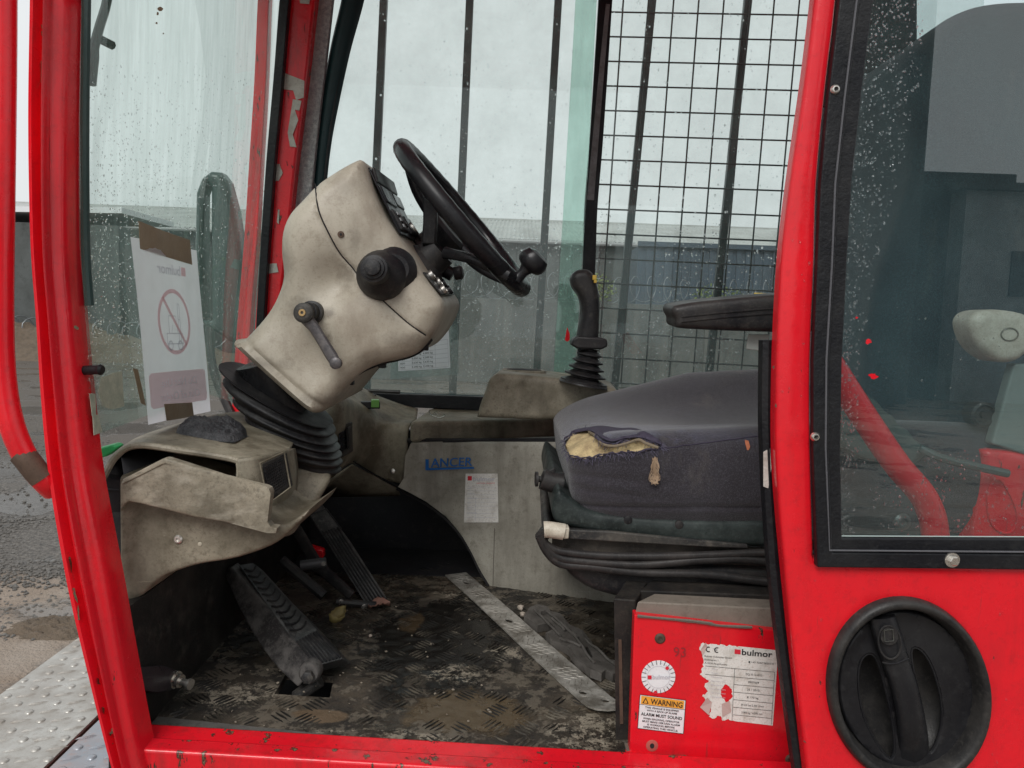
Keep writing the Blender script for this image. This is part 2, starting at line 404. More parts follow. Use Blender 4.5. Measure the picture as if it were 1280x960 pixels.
# ------------------------------------------------------------------ lettering
_tc = {}
def text2d(txt, bold=False):
    k = (txt, bold)
    if k not in _tc:
        cu = bpy.data.curves.new('t', 'FONT'); cu.body = txt; cu.size = 1; cu.resolution_u = 3
        if bold: cu.offset = .018
        ob = bpy.data.objects.new('t', cu); COL.objects.link(ob); dg = bpy.context.evaluated_depsgraph_get(); dg.update()
        me = bpy.data.meshes.new_from_object(ob.evaluated_get(dg)); v = [(p.co.x, p.co.y) for p in me.vertices]; f = [tuple(p.vertices) for p in me.polygons]
        bpy.data.objects.remove(ob); bpy.data.curves.remove(cu); bpy.data.meshes.remove(me)
        x0 = min(a for a, b in v); x1 = max(a for a, b in v); _tc[k] = ([((a - x0), b) for a, b in v], f, x1 - x0)
    return _tc[k]
class Decal:
    """flat print laid on a quad TL,TR,BR,BL ; u to the right, v down, 0..1"""
    def __init__(s, TL, TR, BR, BL, toward, step=.00035):
        s.c = [Vector(p) for p in (TL, TR, BR, BL)]; s.n = Vector(toward).normalized(); s.step = step; s.mbs = {}
        s.W = (s.c[1] - s.c[0]).length; s.H = (s.c[3] - s.c[0]).length
    def p(s, u, v, l=0):
        a, b, c, d = s.c; return (a.lerp(b, u)).lerp(d.lerp(c, u), v) + s.n * s.step * l
    def mb(s, m): return s.mbs.setdefault(m.name, (m, MB()))[1]
    def poly(s, pts, m, l=1): s.mb(m).add([s.p(u, v, l) for u, v in pts], [tuple(range(len(pts)))])
    def rect(s, u0, v0, u1, v1, m, l=1):
        s.poly([(u0, v0), (u1, v0), (u1, v1), (u0, v1)], m, l)
    def line(s, u0, v0, u1, v1, w, m, l=2):   # w in metres
        a, b = s.p(u0, v0, l), s.p(u1, v1, l); t = (b - a).normalized(); q = t.cross(s.n) * w / 2
        s.mb(m).add([a - q, b - q, b + q, a + q], [(0, 1, 2, 3)])
    def ring(s, u, v, r0, r1, m, l=2, n=36, a0=0, a1=2 * math.pi, ar=None):   # radii in metres
        ex, ey = 1 / s.W, 1 / s.H; V = []; 
        for i in range(n + 1):
            q = lerp(a0, a1, i / n)
            for r in (r0, r1): V.append(s.p(u + r * math.cos(q) * ex, v - r * math.sin(q) * ey, l))
        s.mb(m).add(V, [(2 * i, 2 * i + 1, 2 * i + 3, 2 * i + 2) for i in range(n)])
    def text(s, txt, u, v, h, m, l=2, bold=False, align='L', maxw=None, mirror=False):   # h cap height fraction of H
        V, f, w = text2d(txt, bold); k = h * s.H / .7; ww = w * k / s.W
        sx = 1.0
        if maxw: sx = maxw / ww; ww = maxw
        u0 = u if align == 'L' else (u - ww / 2 if align == 'C' else u - ww)
        s.mb(m).add([s.p(u0 + (ww - a * k / s.W * sx if mirror else a * k / s.W * sx), v - b * k / s.H, l) for a, b in V], f)
    def done(s, parent, name='printed_lettering'):
        for m, b in s.mbs.values():
            b.build(name, m, parent, smooth=False)

def stained_or_lit(name, base_mat, spots_):
    m = base_mat.copy(); m.name = name; t = m.node_tree; b = t.nodes['Principled BSDF']; p = pos(t); c = b.inputs['Base Color'].links[0].from_socket
    for q, rx, rz, col, a in spots_:
        mp = N(t, 'Mapping'); mp.vector_type = 'TEXTURE'; mp.inputs['Location'].default_value = q; mp.inputs['Scale'].default_value = (rx, .2, rz); t.links.new(p, mp.inputs[0])
        ln = N(t, 'VectorMath', operation='LENGTH'); t.links.new(mp.outputs[0], ln.inputs[0])
        f = mth(t, 'ADD', ln.outputs['Value'], mth(t, 'MULTIPLY', mth(t, 'SUBTRACT', noi(t, p, 55, 8, .75), .5), 2.4)); c = mix(t, ramp(t, f, .2, 1.0, a, 0), c, col)
    t.links.new(c, b.inputs['Base Color']); return m

# ================================================================== THE SETTING
ZF = .90        # cab floor height
# ground: one sheet with mud, wet gravel and puddles
def ground_mat():
    m, t, b = nodes('yard_ground'); p = pos(t)
    g = mix(t, ramp(t, noi(t, p, 38, 5), .35, .65), (.055, .05, .045), (.19, .17, .15))
    mud = mix(t, ramp(t, noi(t, p, 3, 8), .3, .7), (.25, .185, .135), (.36, .30, .25))
    sx = N(t, 'SeparateXYZ'); t.links.new(p, sx.inputs[0])
    near = ramp(t, mth(t, 'ADD', sx.outputs[1], mth(t, 'MULTIPLY', noi(t, p, 1.5, 6), .9)), 4.5, 4.7, 1, 0)
    far = ramp(t, mth(t, 'ADD', sx.outputs[1], mth(t, 'MULTIPLY', noi(t, p, .7, 6), 4)), 8.0, 9.5)
    c = mix(t, near, g, mud); c = mix(t, far, c, (.10, .085, .07))
    band = mth(t, 'MULTIPLY', ramp(t, sx.outputs[1], 5.3, 5.7), ramp(t, sx.outputs[1], 6.8, 7.4, 1, 0))
    wet = ramp(t, mth(t, 'ADD', noi(t, p, .9, 6, .62), mth(t, 'MULTIPLY', band, .12)), .50, .56)
    c = mix(t, mth(t, 'MULTIPLY', wet, .65), c, (.05, .045, .04))
    t.links.new(c, b.inputs['Base Color']); t.links.new(ramp(t, wet, 0, 1, .7, .09), b.inputs['Roughness'])
    h = mth(t, 'MULTIPLY', mth(t, 'ADD', noi(t, p, 60, 6), noi(t, p, 12, 6)), ramp(t, wet, 0, 1, 1, .08))
    bump(t, b, h, .9, .03); return m
b = MB(); n = 60
xs = [-80 + 160 * i / n for i in range(n + 1)]
def gz(x, y): return .012 * noise.noise(Vector((x * 1.3, y * 1.3, 0)))
X = sorted(set([-120, -60, -30, -15, 15, 30, 60, 120] + [round(-9 + .15 * i, 3) for i in range(121)])); Yv = sorted(set([-60, -30, -10, -3, 16, 20, 30, 60, 200] + [round(-1 + .15 * i, 3) for i in range(110)]))
b.add([(x, y, gz(x, y)) for y in Yv for x in X], [(j * len(X) + i, j * len(X) + i + 1, (j + 1) * len(X) + i + 1, (j + 1) * len(X) + i) for j in range(len(Yv) - 1) for i in range(len(X) - 1)])
b.build('ground', ground_mat(), kind='structure')
stone = mat('grey_gravel_stone', (.13, .122, .112), .6, dirt=(.07, .06, .05), amt=.8, scale=30)
b = MB()
for i in range(5200):
    px = random.uniform(-20, 150); py = random.uniform(520, 800); p = onz(px, py, 0)
    if py > 735 and random.random() < .8: continue
    if 585 < py < 645 and random.random() < .93: continue
    r = random.uniform(.003, .012) * (1 if py > 640 else 1.2); ring = lambda k, h: [p + Vector((r * k * math.cos(a) * random.uniform(.7, 1.2), r * k * math.sin(a) * random.uniform(.7, 1.2), h * r)) for a in (0, 1.26, 2.5, 3.8, 5)]
    b.loft([ring(1, -.3), ring(1.05, .3), ring(.5, .75)])
b.build('gravel', stone, kind='stuff', smooth=False, label='loose grey gravel scattered over the wet yard left of the cab', cat='gravel')
mudm = mat('brown_mud', (.13, .095, .065), .75, dirt=(.06, .045, .03), amt=.8, scale=9, bst=1, bsc=40, bd=.02)
def heap(cx, cy, rx, ry, h, name, label, sd):
    b = MB(); n = 46; V = []
    for j in range(n + 1):
        for i in range(n + 1):
            u, v = 2 * i / n - 1, 2 * j / n - 1; d = max(0, 1 - (u * u + v * v)); f = d * (1 + .9 * noise.noise(Vector((u * 4 + sd, v * 4, sd))) + .6 * noise.noise(Vector((u * 13, v * 13, sd))))
            V.append((cx + u * rx, cy + v * ry, max(-.03, h * f - .012)))
    b.add(V, [(j * (n + 1) + i, j * (n + 1) + i + 1, (j + 1) * (n + 1) + i + 1, (j + 1) * (n + 1) + i) for j in range(n) for i in range(n)])
    b.build(name, mudm, label=label, cat='mud heap')
p = onz(78, 785, 0); heap(p.x, p.y, .30, .17, .035, 'mud_heap', 'small low heap of wet mud on the sandy ground beside the deck plate', 3)
p = onz(25, 452, 0); heap(p.x - 1.5, p.y + 2.5, 7, 2.2, .75, 'mud_bank', 'long brown bank of earth at the foot of the far shed', 9)

# the far shed with its corrugated roof
def corr(b, x0, x1, y0, z0, y1, z1, pitch, amp, t=.02):
    n = int((x1 - x0) / pitch * 4); top = []; bot = []
    d = Vector((0, y1 - y0, z1 - z0)); nn = Vector((0, -d.z, d.y)).normalized()
    for i in range(n + 1):
        x = lerp(x0, x1, i / n); w = amp * math.sin(i * math.pi / 2)
        top.append((Vector((x, y0, z0)) + nn * w, Vector((x, y1, z1)) + nn * w))
    V = [q for a in top for q in a]; b.add(V, [(2 * i, 2 * i + 2, 2 * i + 3, 2 * i + 1) for i in range(n)])
    return b
roofm = mat('weathered_fibre_cement', (.46, .47, .46), .8, dirt=(.28, .28, .27), amt=.7, scale=.8, streak=((1.2, .3, .3), (.22, .22, .21), .5))
shedw = mat('dark_shed_cladding', (.085, .093, .09), .7, dirt=(.03, .033, .03), amt=.7, scale=.9, streak=((2.5, 2.5, .25), (.08, .08, .075), .7), bsc=30)
concr = mat('dark_wet_concrete', (.08, .084, .08), .7, dirt=(.035, .038, .034), amt=.8, scale=1.2, streak=((3, 3, .3), (.13, .125, .11), .6), bsc=40, bd=.01)
SH = thing('shed', 'long low shed with weathered corrugated roof across the yard', 'shed', (0, 28, 0))
b = MB()
x = -34
while x < 34:
    b.box((x + .5, 28.0, 2.2), (.49, .05, 2.2)); x += 1.0
b.box((0, 28.3, 2.15), (34, .2, 2.15)); b.build('wall', shedw, SH, smooth=False, bevel=.01)
b = MB(); corr(b, -35, 35, 27.7, 4.35, 36, 6.05, .17, .035); b.build('roof', roofm, SH, smooth=True, angle=80)
b = MB(); b.tube([(-35, 27.66, 4.28), (35, 27.66, 4.28)], .07, 8); b.build('gutter', mat('grey_gutter', (.3, .3, .3)), SH)
b = MB(); b.box((0, 36.1, 6.08), (35, .15, .05)); b.build('ridge_cap', roofm, SH)
white_w = mat('white_painted_metal', (.72, .73, .74), .5)
# low building seen through the windscreen
BL = thing('annexe', 'low dark annexe with pale roof edge seen through the windscreen', 'building', (-19.5, 25, 0))
b = MB(); b.box((-19.5, 25, 1.95), (7.5, 1.6, 1.95)); b.build('wall', shedw, BL, smooth=False)
b = MB(); b.prism([(-27.2, 23.2, 3.92), (-11.8, 23.2, 4.25), (-11.8, 23.2, 4.42), (-27.2, 23.2, 4.05)], (0, 3.5, 0)); b.build('roof', white_w, BL, smooth=False)
# panel wall with razor wire
PW = thing('panel_wall', 'dark wet concrete panel wall topped with coiled razor wire behind the cage', 'wall', (3, 18, 0))
x = -3.5
while x < 16:
    b = MB(); b.box((x + 1.0, 18, .98), (.985, .05, .98)); b.build('panel', concr, PW, smooth=False, bevel=.01)
    b = MB(); b.box((x, 18, 1.02), (.06, .09, 1.02)); b.build('post', concr, PW, smooth=False, bevel=.01); x += 2.0
galv = mat('galvanised_wire', (.20, .21, .22), .4, metal=.5)
def coil(name, label, x0, x1, y, z, r, pitch, parent=None, rw=.008, group='razor wire coils', cat_='razor wire'):
    P = []; n = int((x1 - x0) / pitch * 14)
    for i in range(n):
        a = i / 14 * 2 * math.pi; k = 1 + .12 * math.sin(i * .37)
        P.append((lerp(x0, x1, i / n) + r * .8 * math.cos(a), y + r * k * math.cos(a) * .9, z + r * k * math.sin(a)))
    b = MB(); b.tube(P, rw, 5)
    if parent: return b.build(name, galv, parent)
    return b.build(name, galv, label=label, cat=cat_, group=group)
coil('razor_wire', '', -3.4, 15, 18, 2.28, .30, .38, PW)
coil('razor_wire', 'bright coil of razor wire fixed along the shed wall outside the left pillar', -22, -9, 26.6, 3.15, .42, .5)
coil('razor_wire', 'loose coil of razor wire lying on the earth bank left of the pillar', -19, -8.5, 22.0, .75, .34, .4, rw=.016)
# blue container and a yellow striped lorry body behind the wall
bluec = mat('faded_blue_container_paint', (.05, .075, .105), .6, dirt=(.05, .06, .07), amt=.6, scale=2)
CT = thing('shipping_container', 'faded blue container with a yellow line standing behind the panel wall', 'container', (7.2, 20.5, 0))
b = MB(); n = 72; x0, x1 = 3.1, 11.4
for i in range(n):
    a, c = lerp(x0, x1, i / n), lerp(x0, x1, (i + 1) / n); yy = 19.9 if i % 2 else 19.86
    b.box(((a + c) / 2, yy + .02, 2.55), ((c - a) / 2 + .002, .02, .98))
b.box((7.25, 21.1, 2.5), (4.1, 1.18, 1.0)); b.build('side_panel', bluec, CT, smooth=False)
b = MB(); b.box((7.25, 19.83, 3.54), (4.16, .05, .06)); b.box((7.25, 19.83, 1.55), (4.16, .05, .08)); b.build('frame_rail', bluec, CT, smooth=False)
b = MB(); b.box((8.3, 19.76, 2.36), (2.2, .02, .035)); b.box((9.6, 19.76, 3.05), (1.2, .02, .03)); b.build('yellow_stripe', mat('yellow_paint', (.75, .48, .05), .5), CT, smooth=False)
# bushes above the wall
leafm = mat('yellow_green_leaf', (.16, .20, .05), .6, dirt=(.06, .09, .03), amt=.8, scale=3)
for (bx, by, bz, br, lb) in ((1.9, 18.6, 2.3, .55, 'straggly yellow green bush poking over the panel wall near the steering wheel'), (4.9, 18.7, 2.1, .65, 'straggly green bush behind the mesh left of the joystick')):
    T = thing('bush', lb, 'bush', (bx, by, 0), 'bushes above the panel wall')
    b = MB()
    for k in range(5): b.tube([(bx, by, 0), (bx + random.uniform(-.3, .3), by, bz * .6), (bx + random.uniform(-.5, .5), by, bz)], [.03, .02, .008], 6)
    b.build('stem', mat('brown_bark', (.09, .065, .045), .8), T)
    b = MB()
    for k in range(420):
        v = Vector([random.gauss(0, 1) for _ in range(3)]).normalized() * br * random.random() ** .4; v.z *= .7; c = Vector((bx, by, bz)) + v
        q = Vector([random.gauss(0, 1) for _ in range(3)]).normalized() * .05; w = q.cross(Vector([random.gauss(0, 1) for _ in range(3)])).normalized() * .025
        b.add([c - q, c + w, c + q, c - w], [(0, 1, 2, 3)])
    b.build('foliage', leafm, T, smooth=False, kind='stuff')
# the yard behind the photographer (seen only mirrored in the side window)
pale = mat('pale_block_wall', (.48, .50, .50), .8, dirt=(.15, .15, .15), amt=.6, scale=1)
b = MB(); b.lathe((7.85, -14.9, 0), (0, 0, 1), [(0, .68), (14, .68), (14.6, .3)], 28); b.build('reflection_blocker', shedw, label='tall dark cylinder added out of view to darken the side window reflection', cat='reflection_blocker')  # unseen dark cylinder, added to block the sky mirrored in the side pane
b = MB(); b.box((7.85, -16.9, 2.6), (3.5, .8, 2.6)); b.build('shed', shedw, label='dark tall shed mirrored in the side window', cat='shed', smooth=False)
T = thing('building', 'grey block building mirrored at the right of the side window', 'building', (16.5, -17, 0))
b = MB(); b.box((16.5, -17, 2.35), (6.6, 1.5, 2.35)); b.build('wall', pale, T, smooth=False)
b = MB(); b.box((16.5, -17, 4.78), (6.8, 1.7, .08)); b.build('roof', shedw, T, smooth=False)
for k in range(5):
    b = MB(); b.box((11.6 + k * 2.4, -15.48, 2.9), (.6, .03, .5)); b.build('window', mat('dark_pane', (.04, .05, .06), .1), T, smooth=False)

# ================================================================== THE MACHINE
V0 = (0.25, 1.45, 0)
FL = thing('side_loader_forklift', 'red side loading forklift with its cab door open, seen into the driver compartment', 'forklift', V0)
def part(mb, name, m, **k): return mb.build(name, m, FL, **k)
# --- loading deck, tread plate with studs (left, outside the cab)
ZD = .70
D = [onz(-140, 960, ZD), onz(-60, 912, ZD), onz(0, 868, ZD), onz(98, 796, ZD), onz(175, 745, ZD), onz(240, 960, ZD)]
seam_a, seam_b = onz(52, 962, ZD), onz(150, 866, ZD)
dir_ = (seam_b - seam_a); 
plate_m = mat('bright_tread_plate', (.50, .49, .46), .38, metal=.35, dirt=(.27, .235, .20), amt=.7, scale=7, lo=.4, hi=.62, bst=.3, spots=(70, .74, (.32, .12, .08)))
plate_b = mat('blue_grey_tread_plate', (.33, .36, .40), .35, metal=.35, dirt=(.40, .27, .24), amt=.6, scale=9, bst=.3)
u = dir_.normalized(); w = Vector((u.y, -u.x, 0))          # w: toward lower right
E0 = onz(98, 796, ZD)
def plate(poly, m, label, name='deck_plate'):
    b = MB(); b.prism([Vector((p.x, p.y, ZD)) for p in poly], (0, 0, -.006)); o = b.build(name, m, FL, label=label, smooth=False, bevel=.001)
    return o
def studs(poly, parent, m, n1=60):
    pl = [(p.x, p.y) for p in poly]; bar = MB(); dot = MB(); c0 = poly[0]
    ca, sa = math.cos(R(8)), math.sin(R(8)); U = Vector((ca, sa, 0)); Vv = Vector((-sa, ca, 0)); s = .036
    for i in range(-n1, n1):
        for j in range(-n1, n1):
            c = Vector((seam_b.x, seam_b.y, ZD)) + U * s * i + Vv * s * j * .95
            if not inpoly(np.array([(c.x, c.y)]), pl)[0] or sdist(np.array([(c.x, c.y)]), pl)[0] < .006: continue
            if (i + j) % 2:
                L1 = .0185; d = (U * .94 + Vv * .34); q = (Vv * .94 - U * .34)
                bar.loft([[c - d * L1, c - q * .0032, c + d * L1, c + q * .0032], [c - d * L1 * .6 + Vector((0, 0, .0028)), c - q * .0012 + Vector((0, 0, .0030)), c + d * L1 * .6 + Vector((0, 0, .0028)), c + q * .0012 + Vector((0, 0, .0030))]])
            else: dot.lathe(c, (0, 0, 1), [(0, .0085), (.0024, .0068), (.0030, .004)], 10)
    bar.build('tread_bar', m, parent, kind='stuff', angle=50); dot.build('tread_stud', m, parent, kind='stuff', angle=50)
far_e = [onz(-140, 962, ZD) - w * 0, onz(0, 868, ZD), onz(98, 796, ZD), onz(175, 741, ZD)]
A = [Vector(onz(-160, 985, ZD)), Vector(onz(0, 868, ZD)), Vector(onz(175, 741, ZD)), Vector(onz(185, 832, ZD)), Vector(onz(45, 969, ZD)), Vector(onz(-60, 1070, ZD))]
B = [Vector(onz(50, 971, ZD)), Vector(onz(189, 836, ZD)), Vector(onz(330, 1000, ZD)), Vector(onz(200, 1100, ZD)), Vector(onz(-30, 1050, ZD))]
oa = plate(A, plate_m, 'bright silver tread plate with round studs and bars'); studs(A, oa, plate_m)
ob = plate(B, plate_b, 'blue grey tread plate with traces of red paint'); studs(B, ob, plate_b)
b = MB(); b.box((-.9, 1.35, ZD - .12), (.55, .42, .11)); 
b = MB(); b.prism([p + Vector((0, 0, -.006)) for p in A], (0, 0, -.09)); part(b, 'deck_frame', rust, smooth=False)
b = MB(); b.box((.6, 1.45, .52), (1.2, .40, .12)); part(b, 'chassis', redw, bevel=.01)
for sx in (-.25, 1.5):
    for sy in (1.2, 2.3):
        b = MB(); b.lathe((sx, sy - .12, .36), (0, 1, 0), [(0, .22), (0, .33), (.02, .36), (.2, .36), (.22, .33), (.22, .22)], 36); wh = part(b, 'wheel', rubber)
        b = MB(); b.lathe((sx, sy - .125, .36), (0, 1, 0), [(0, .05), (.01, .12), (.05, .17), (0, .20), (0, .22), (.23, .22)], 28); b.build('rim', red, wh)

# --- windscreen surface: X as a function of (y,z)
near_px = [(104, -60), (104, 0), (101, 150), (101, 300), (109, 400), (122, 560), (150, 740), (180, 900)]
far_px = [(360, -80), (352, 0), (346, 100), (338, 200), (329, 300), (321, 380), (316, 450), (312, 520), (310, 700)]
NC = [at(x, y, .97) for x, y in near_px]; FC = [at(x, y, 1.95) for x, y in far_px]
def interp(curve, z):
    c = sorted(curve, key=lambda p: p.z)
    return float(np.interp(z, [p.z for p in c], [p.x for p in c]))
def G(y, z):
    f = (y - .97) / .98; s = f
    return lerp(interp(NC, z), interp(FC, z), s)
def at_ws(px, py, off=0.):
    d = ray(px, py); lo, hi = .7, 2.6
    g = lambda Y: (CAM + d * (Y / d.y)).x - G(Y, (CAM + d * (Y / d.y)).z) - off
    for _ in range(40):
        m = (lo + hi) / 2
        if g(m) > 0: lo = m
        else: hi = m
    return CAM + d * (lo / d.y)
b = MB(); rows = []
zs = [1.22 + i * (2.36 - 1.22) / 26 for i in range(27)]; ys = [.965 + i * .985 / 16 for i in range(17)]
def sheet(off, flip=False):
    zmin = lambda y: 1.335 if y < 1.5 else lerp(1.335, 1.25, (y - 1.5) / .45)
    V = [(lambda q: (G(y, q) + off, y, q))(lerp(zmin(y), 2.36, (z - 1.22) / 1.14)) for z in zs for y in ys]; n = len(ys)
    return V, [(j * n + i, j * n + i + 1, (j + 1) * n + i + 1, (j + 1) * n + i) for j in range(len(zs) - 1) for i in range(n - 1)]
V, F = sheet(0); b.add(V, F); WS = part(b, 'windscreen', g_wind, label='curved tinted windscreen covered in fine rain')
# --- near front pillar (pressed profile swept along its curve)
PX = [(70, 112, -650), (48, 88, -300), (36, 74, -40), (36, 75, 0), (34, 72, 150), (37, 72, 300), (44, 79, 400), (50, 89, 500), (60, 101, 600), (82, 126, 730), (108, 146, 840), (132, 164, 935), (144, 174, 975)]
cen = cat([((a + c) / 2, (c - a), y) for a, c, y in PX], 6)
prof = [(-.5, .055), (-.5, .010), (-.47, .002), (-.40, -.004), (-.28, -.005), (-.21, .002), (-.17, .007), (-.05, .007), (.0, .002), (.05, -.006), (.09, -.008), (.13, -.006), (.17, .002), (.20, .007), (.33, .010), (.42, .014), (.5, .022), (.5, .055)]
rings = [[(lambda q: q)(at(c.x + k * c.y, c.z, .93) + Vector((0, dy, 0))) for k, dy in prof] for c in cen]
b = MB(); b.loft(rings); PIL = part(b, 'front_pillar', red_mat('red_paint_pillar', .712, .5), angle=50)
for (x1, y1, x2, y2, wd) in ((51, 20, 52, 46, .0016), (84, 345, 88, 392, .0009), (86, 690, 90, 716, .0022), (92, 735, 98, 775, .0048), (137, 905, 142, 930, .004), (128, 880, 132, 895, .002), (122, 845, 128, 868, .003), (102, 560, 112, 690, .0012), (96, 640, 99, 655, .0016), (94, 407, 97, 412, .004), (50, 55, 52, 110, .0012)):
    b = MB(); p1, p2 = at(x1, y1, .9285), at(x2, y2, .9285)
    # a chip sits 0.3 mm proud of the pillar face
    def face_y(px, py):
        c = min(cen, key=lambda q: abs(q.z - py)); k = (px - c.x) / c.y
        return .93 + float(np.interp(k, [q[0] for q in prof[1:-1]], [q[1] for q in prof[1:-1]])) - .0004
    P = []
    for i in range(7):
        f = i / 6; px = lerp(x1, x2, f) + random.uniform(-.8, .8); py = lerp(y1, y2, f); wv = wd * FPX / .93 * (.35 + .65 * math.sin(math.pi * min(max(f, .06), .94))) * random.uniform(.5, .75)
        P.append((at(px - wv, py, face_y(px - wv, py)), at(px + wv, py, face_y(px + wv, py))))
    b.add([q for pr in P for q in pr], [(2 * i, 2 * i + 1, 2 * i + 3, 2 * i + 2) for i in range(6)]); b.build('paint_chip', mat('chipped_primer', (.13, .10, .055), .6, dirt=(.04, .03, .02), amt=.9, scale=120), PIL)
# green black rubber and glass edge beside the pillar
b = MB(); P = [at_ws(x, y) for x, y in ((108, -50), (108, 0), (106, 150), (107, 300), (112, 382))]; P = cat(P, 5)
b.tube(P, .0055, 8); part(b, 'windscreen_seal', mat('dark_green_glass_rubber', (.018, .045, .042), .4, dirt=(.05, .07, .065), amt=.5))
# --- grab rail
b = MB(); P = catY([(52, -330, .94), (22, -290, .925), (8, -200, .92), (5, -60, .92), (4, 100, .92), (2, 260, .92), (1, 400, .92), (5, 480, .92), (16, 535, .92), (34, 575, .925), (52, 598, .93), (66, 612, .945)], 8)
b.tube(P, .0138, 14); GR = part(b, 'grab_rail', red_mat('red_paint_rail', .70, .4), label='red tubular grab rail welded to the front pillar')
b = MB(); P = catY([(27, 567, .9235), (34, 575, .924), (44, 588, .927), (53, 598, .93)], 5); b.tube(P, .0144, 14); b.build('bare_patch', rust, GR)
# --- door sill
ysil = lambda px: lerp(930, 966, (px - 165) / 615)
def sill(yo, dz0, Y0, Y1, m, name, th, lab=None):
    b = MB(); P = []
    for px in (150, 185, 250, 400, 600, 790, 1020, 1300):
        P.append((at(px, ysil(px) + yo, Y0), at(px, ysil(px) + yo, Y0) + Vector((0, Y1 - Y0, dz0))))
    rings = [[a, c, c + Vector((0, 0, -th)), a + Vector((0, 0, -th))] for a, c in P]; b.loft(rings); return part(b, name, m, bevel=.004, bseg=3, label=lab)
sill(-6, .004, .985, 1.02, red_mat('red_paint_sill', .655, .7), 'door_sill', .05)
sill(6, 0.001, .955, .9846, redw, 'sill_lip', .05, 'lower red lip of the sill with dark bare metal patches')
# --- cab floor
def floor_mat():
    m, t, b = nodes('muddy_tread_floor'); p = pos(t)
    n1 = noi(t, p, 8, 9, .72); n2 = noi(t, p, 34, 9, .75)
    nb = noi(t, p, 5, 7, .7)
    c = mix(t, ramp(t, nb, .38, .58), (.080, .063, .045), (.020, .017, .014))
    c = mix(t, ramp(t, mth(t, 'ADD', n2, mth(t, 'MULTIPLY', n1, .9)), .95, 1.12, 0, .55), c, (.018, .016, .015))
    c = mix(t, ramp(t, mth(t, 'SUBTRACT', n2, mth(t, 'MULTIPLY', n1, .5)), .27, .31, 0, .5), c, (.20, .17, .13))
    def blob(cx, cy, rx, ry, wob=.55):
        mp = N(t, 'Mapping'); mp.vector_type = 'TEXTURE'; mp.inputs['Location'].default_value = (cx, cy, 0); mp.inputs['Scale'].default_value = (rx, ry, 50)
        t.links.new(p, mp.inputs[0]); ln = N(t, 'VectorMath', operation='LENGTH'); t.links.new(mp.outputs[0], ln.inputs[0])
        return mth(t, 'ADD', ln.outputs['Value'], mth(t, 'MULTIPLY', mth(t, 'SUBTRACT', noi(t, p, 17, 7, .7), .5), wob * 2.6))
    q1 = onz(545, 800, ZF); q2 = onz(585, 890, ZF); q3 = onz(515, 778, ZF); q4 = onz(400, 895, ZF)
    dk = ramp(t, blob(q1.x, q1.y, .15, .26), .7, 1.0, 1, 0); c = mix(t, mth(t, 'MULTIPLY', dk, .96), c, (.009, .008, .007))
    mu = ramp(t, blob(q2.x, q2.y, .10, .075, .8), .7, .95, 1, 0); c = mix(t, mth(t, 'MULTIPLY', mu, .9), c, (.098, .070, .040))
    m3 = ramp(t, blob(q3.x, q3.y, .028, .05), .8, 1, 1, 0); c = mix(t, m3, c, (.055, .038, .022))
    m4 = ramp(t, blob(q4.x, q4.y, .045, .02), .8, 1, 1, 0); c = mix(t, m4, c, (.13, .09, .055))
    for (qx, qy, rx, ry) in ((300, 868, .085, .04), (560, 842, .07, .035), (735, 915, .06, .07), (640, 815, .05, .03), (585, 745, .09, .03), (480, 920, .12, .02)):
        q = onz(qx, qy, ZF); sc_ = mth(t, 'MULTIPLY', ramp(t, blob(q.x, q.y, rx, ry, .9), .7, 1.1, 1, 0), ramp(t, noi(t, p, 55, 8, .8), .50, .545))
        c = mix(t, mth(t, 'MULTIPLY', sc_, .85), c, (.31, .27, .21))
    t.links.new(c, b.inputs['Base Color'])
    wetn = ramp(t, noi(t, p, 6, 6), .46, .56)
    wet = mth(t, 'MAXIMUM', mth(t, 'MAXIMUM', mth(t, 'MULTIPLY', dk, .85), mth(t, 'MAXIMUM', mth(t, 'MULTIPLY', mu, .8), m3)), mth(t, 'MULTIPLY', wetn, .7))
    t.links.new(ramp(t, wet, 0, 1, .66, .10), b.inputs['Roughness'])
    h = mth(t, 'ADD', mth(t, 'MULTIPLY', noi(t, p, 150, 6, .7), .5), mth(t, 'MULTIPLY', n2, 1.0))
    h = mth(t, 'MULTIPLY', h, ramp(t, wet, .3, .8, 1, .35)); bump(t, b, h, .8, .004); MATS['floor'] = m; return m
floor_m = floor_mat()
fl_poly = [onz(170, 925, ZF), onz(330, 738, ZF), onz(372, 700, ZF), onz(660, 700, ZF), onz(860, 760, ZF), onz(860, 985, ZF), onz(500, 966, ZF)]
fl_poly = [Vector((p.x, p.y, ZF)) for p in fl_poly]
hole = [onz(*p, ZF) for p in ((343, 868), (358, 841), (418, 845), (412, 872))]
V, T = fillpoly([[(p.x, p.y) for p in fl_poly], [(p.x, p.y) for p in hole]], .007)
b = MB(); nV = len(V)
fz = lambda x, y: ZF + .0012 * noise.noise(Vector((x * 16, y * 16, 0))) + .0016 * noise.noise(Vector((x * 60, y * 60, 0)))
b.add([(x, y, fz(x, y)) for x, y in V] + [(x, y, ZF - .012) for x, y in V], [tuple(t) for t in T] + [tuple(i + nV for i in reversed(t)) for t in T])
for pl in (fl_poly, hole):
    P = [(p.x, p.y) for p in pl]; b.add([(x, y, ZF - h) for h in (0, .012) for x, y in P], [(i, (i + 1) % len(P), len(P) + (i + 1) % len(P), len(P) + i) for i in range(len(P))])
FLOOR = part(b, 'cab_floor', floor_m, angle=60)
b = MB(); hp = [Vector((p.x, p.y, ZF - .05)) for p in hole]; b.prism([Vector((-.50, 1.02, ZF - .10)), Vector((.5, 1.02, ZF - .10)), Vector((.5, 2.0, ZF - .10)), Vector((-.50, 2.0, ZF - .10))], (0, 0, -.02)); part(b, 'under_floor', darkhole)
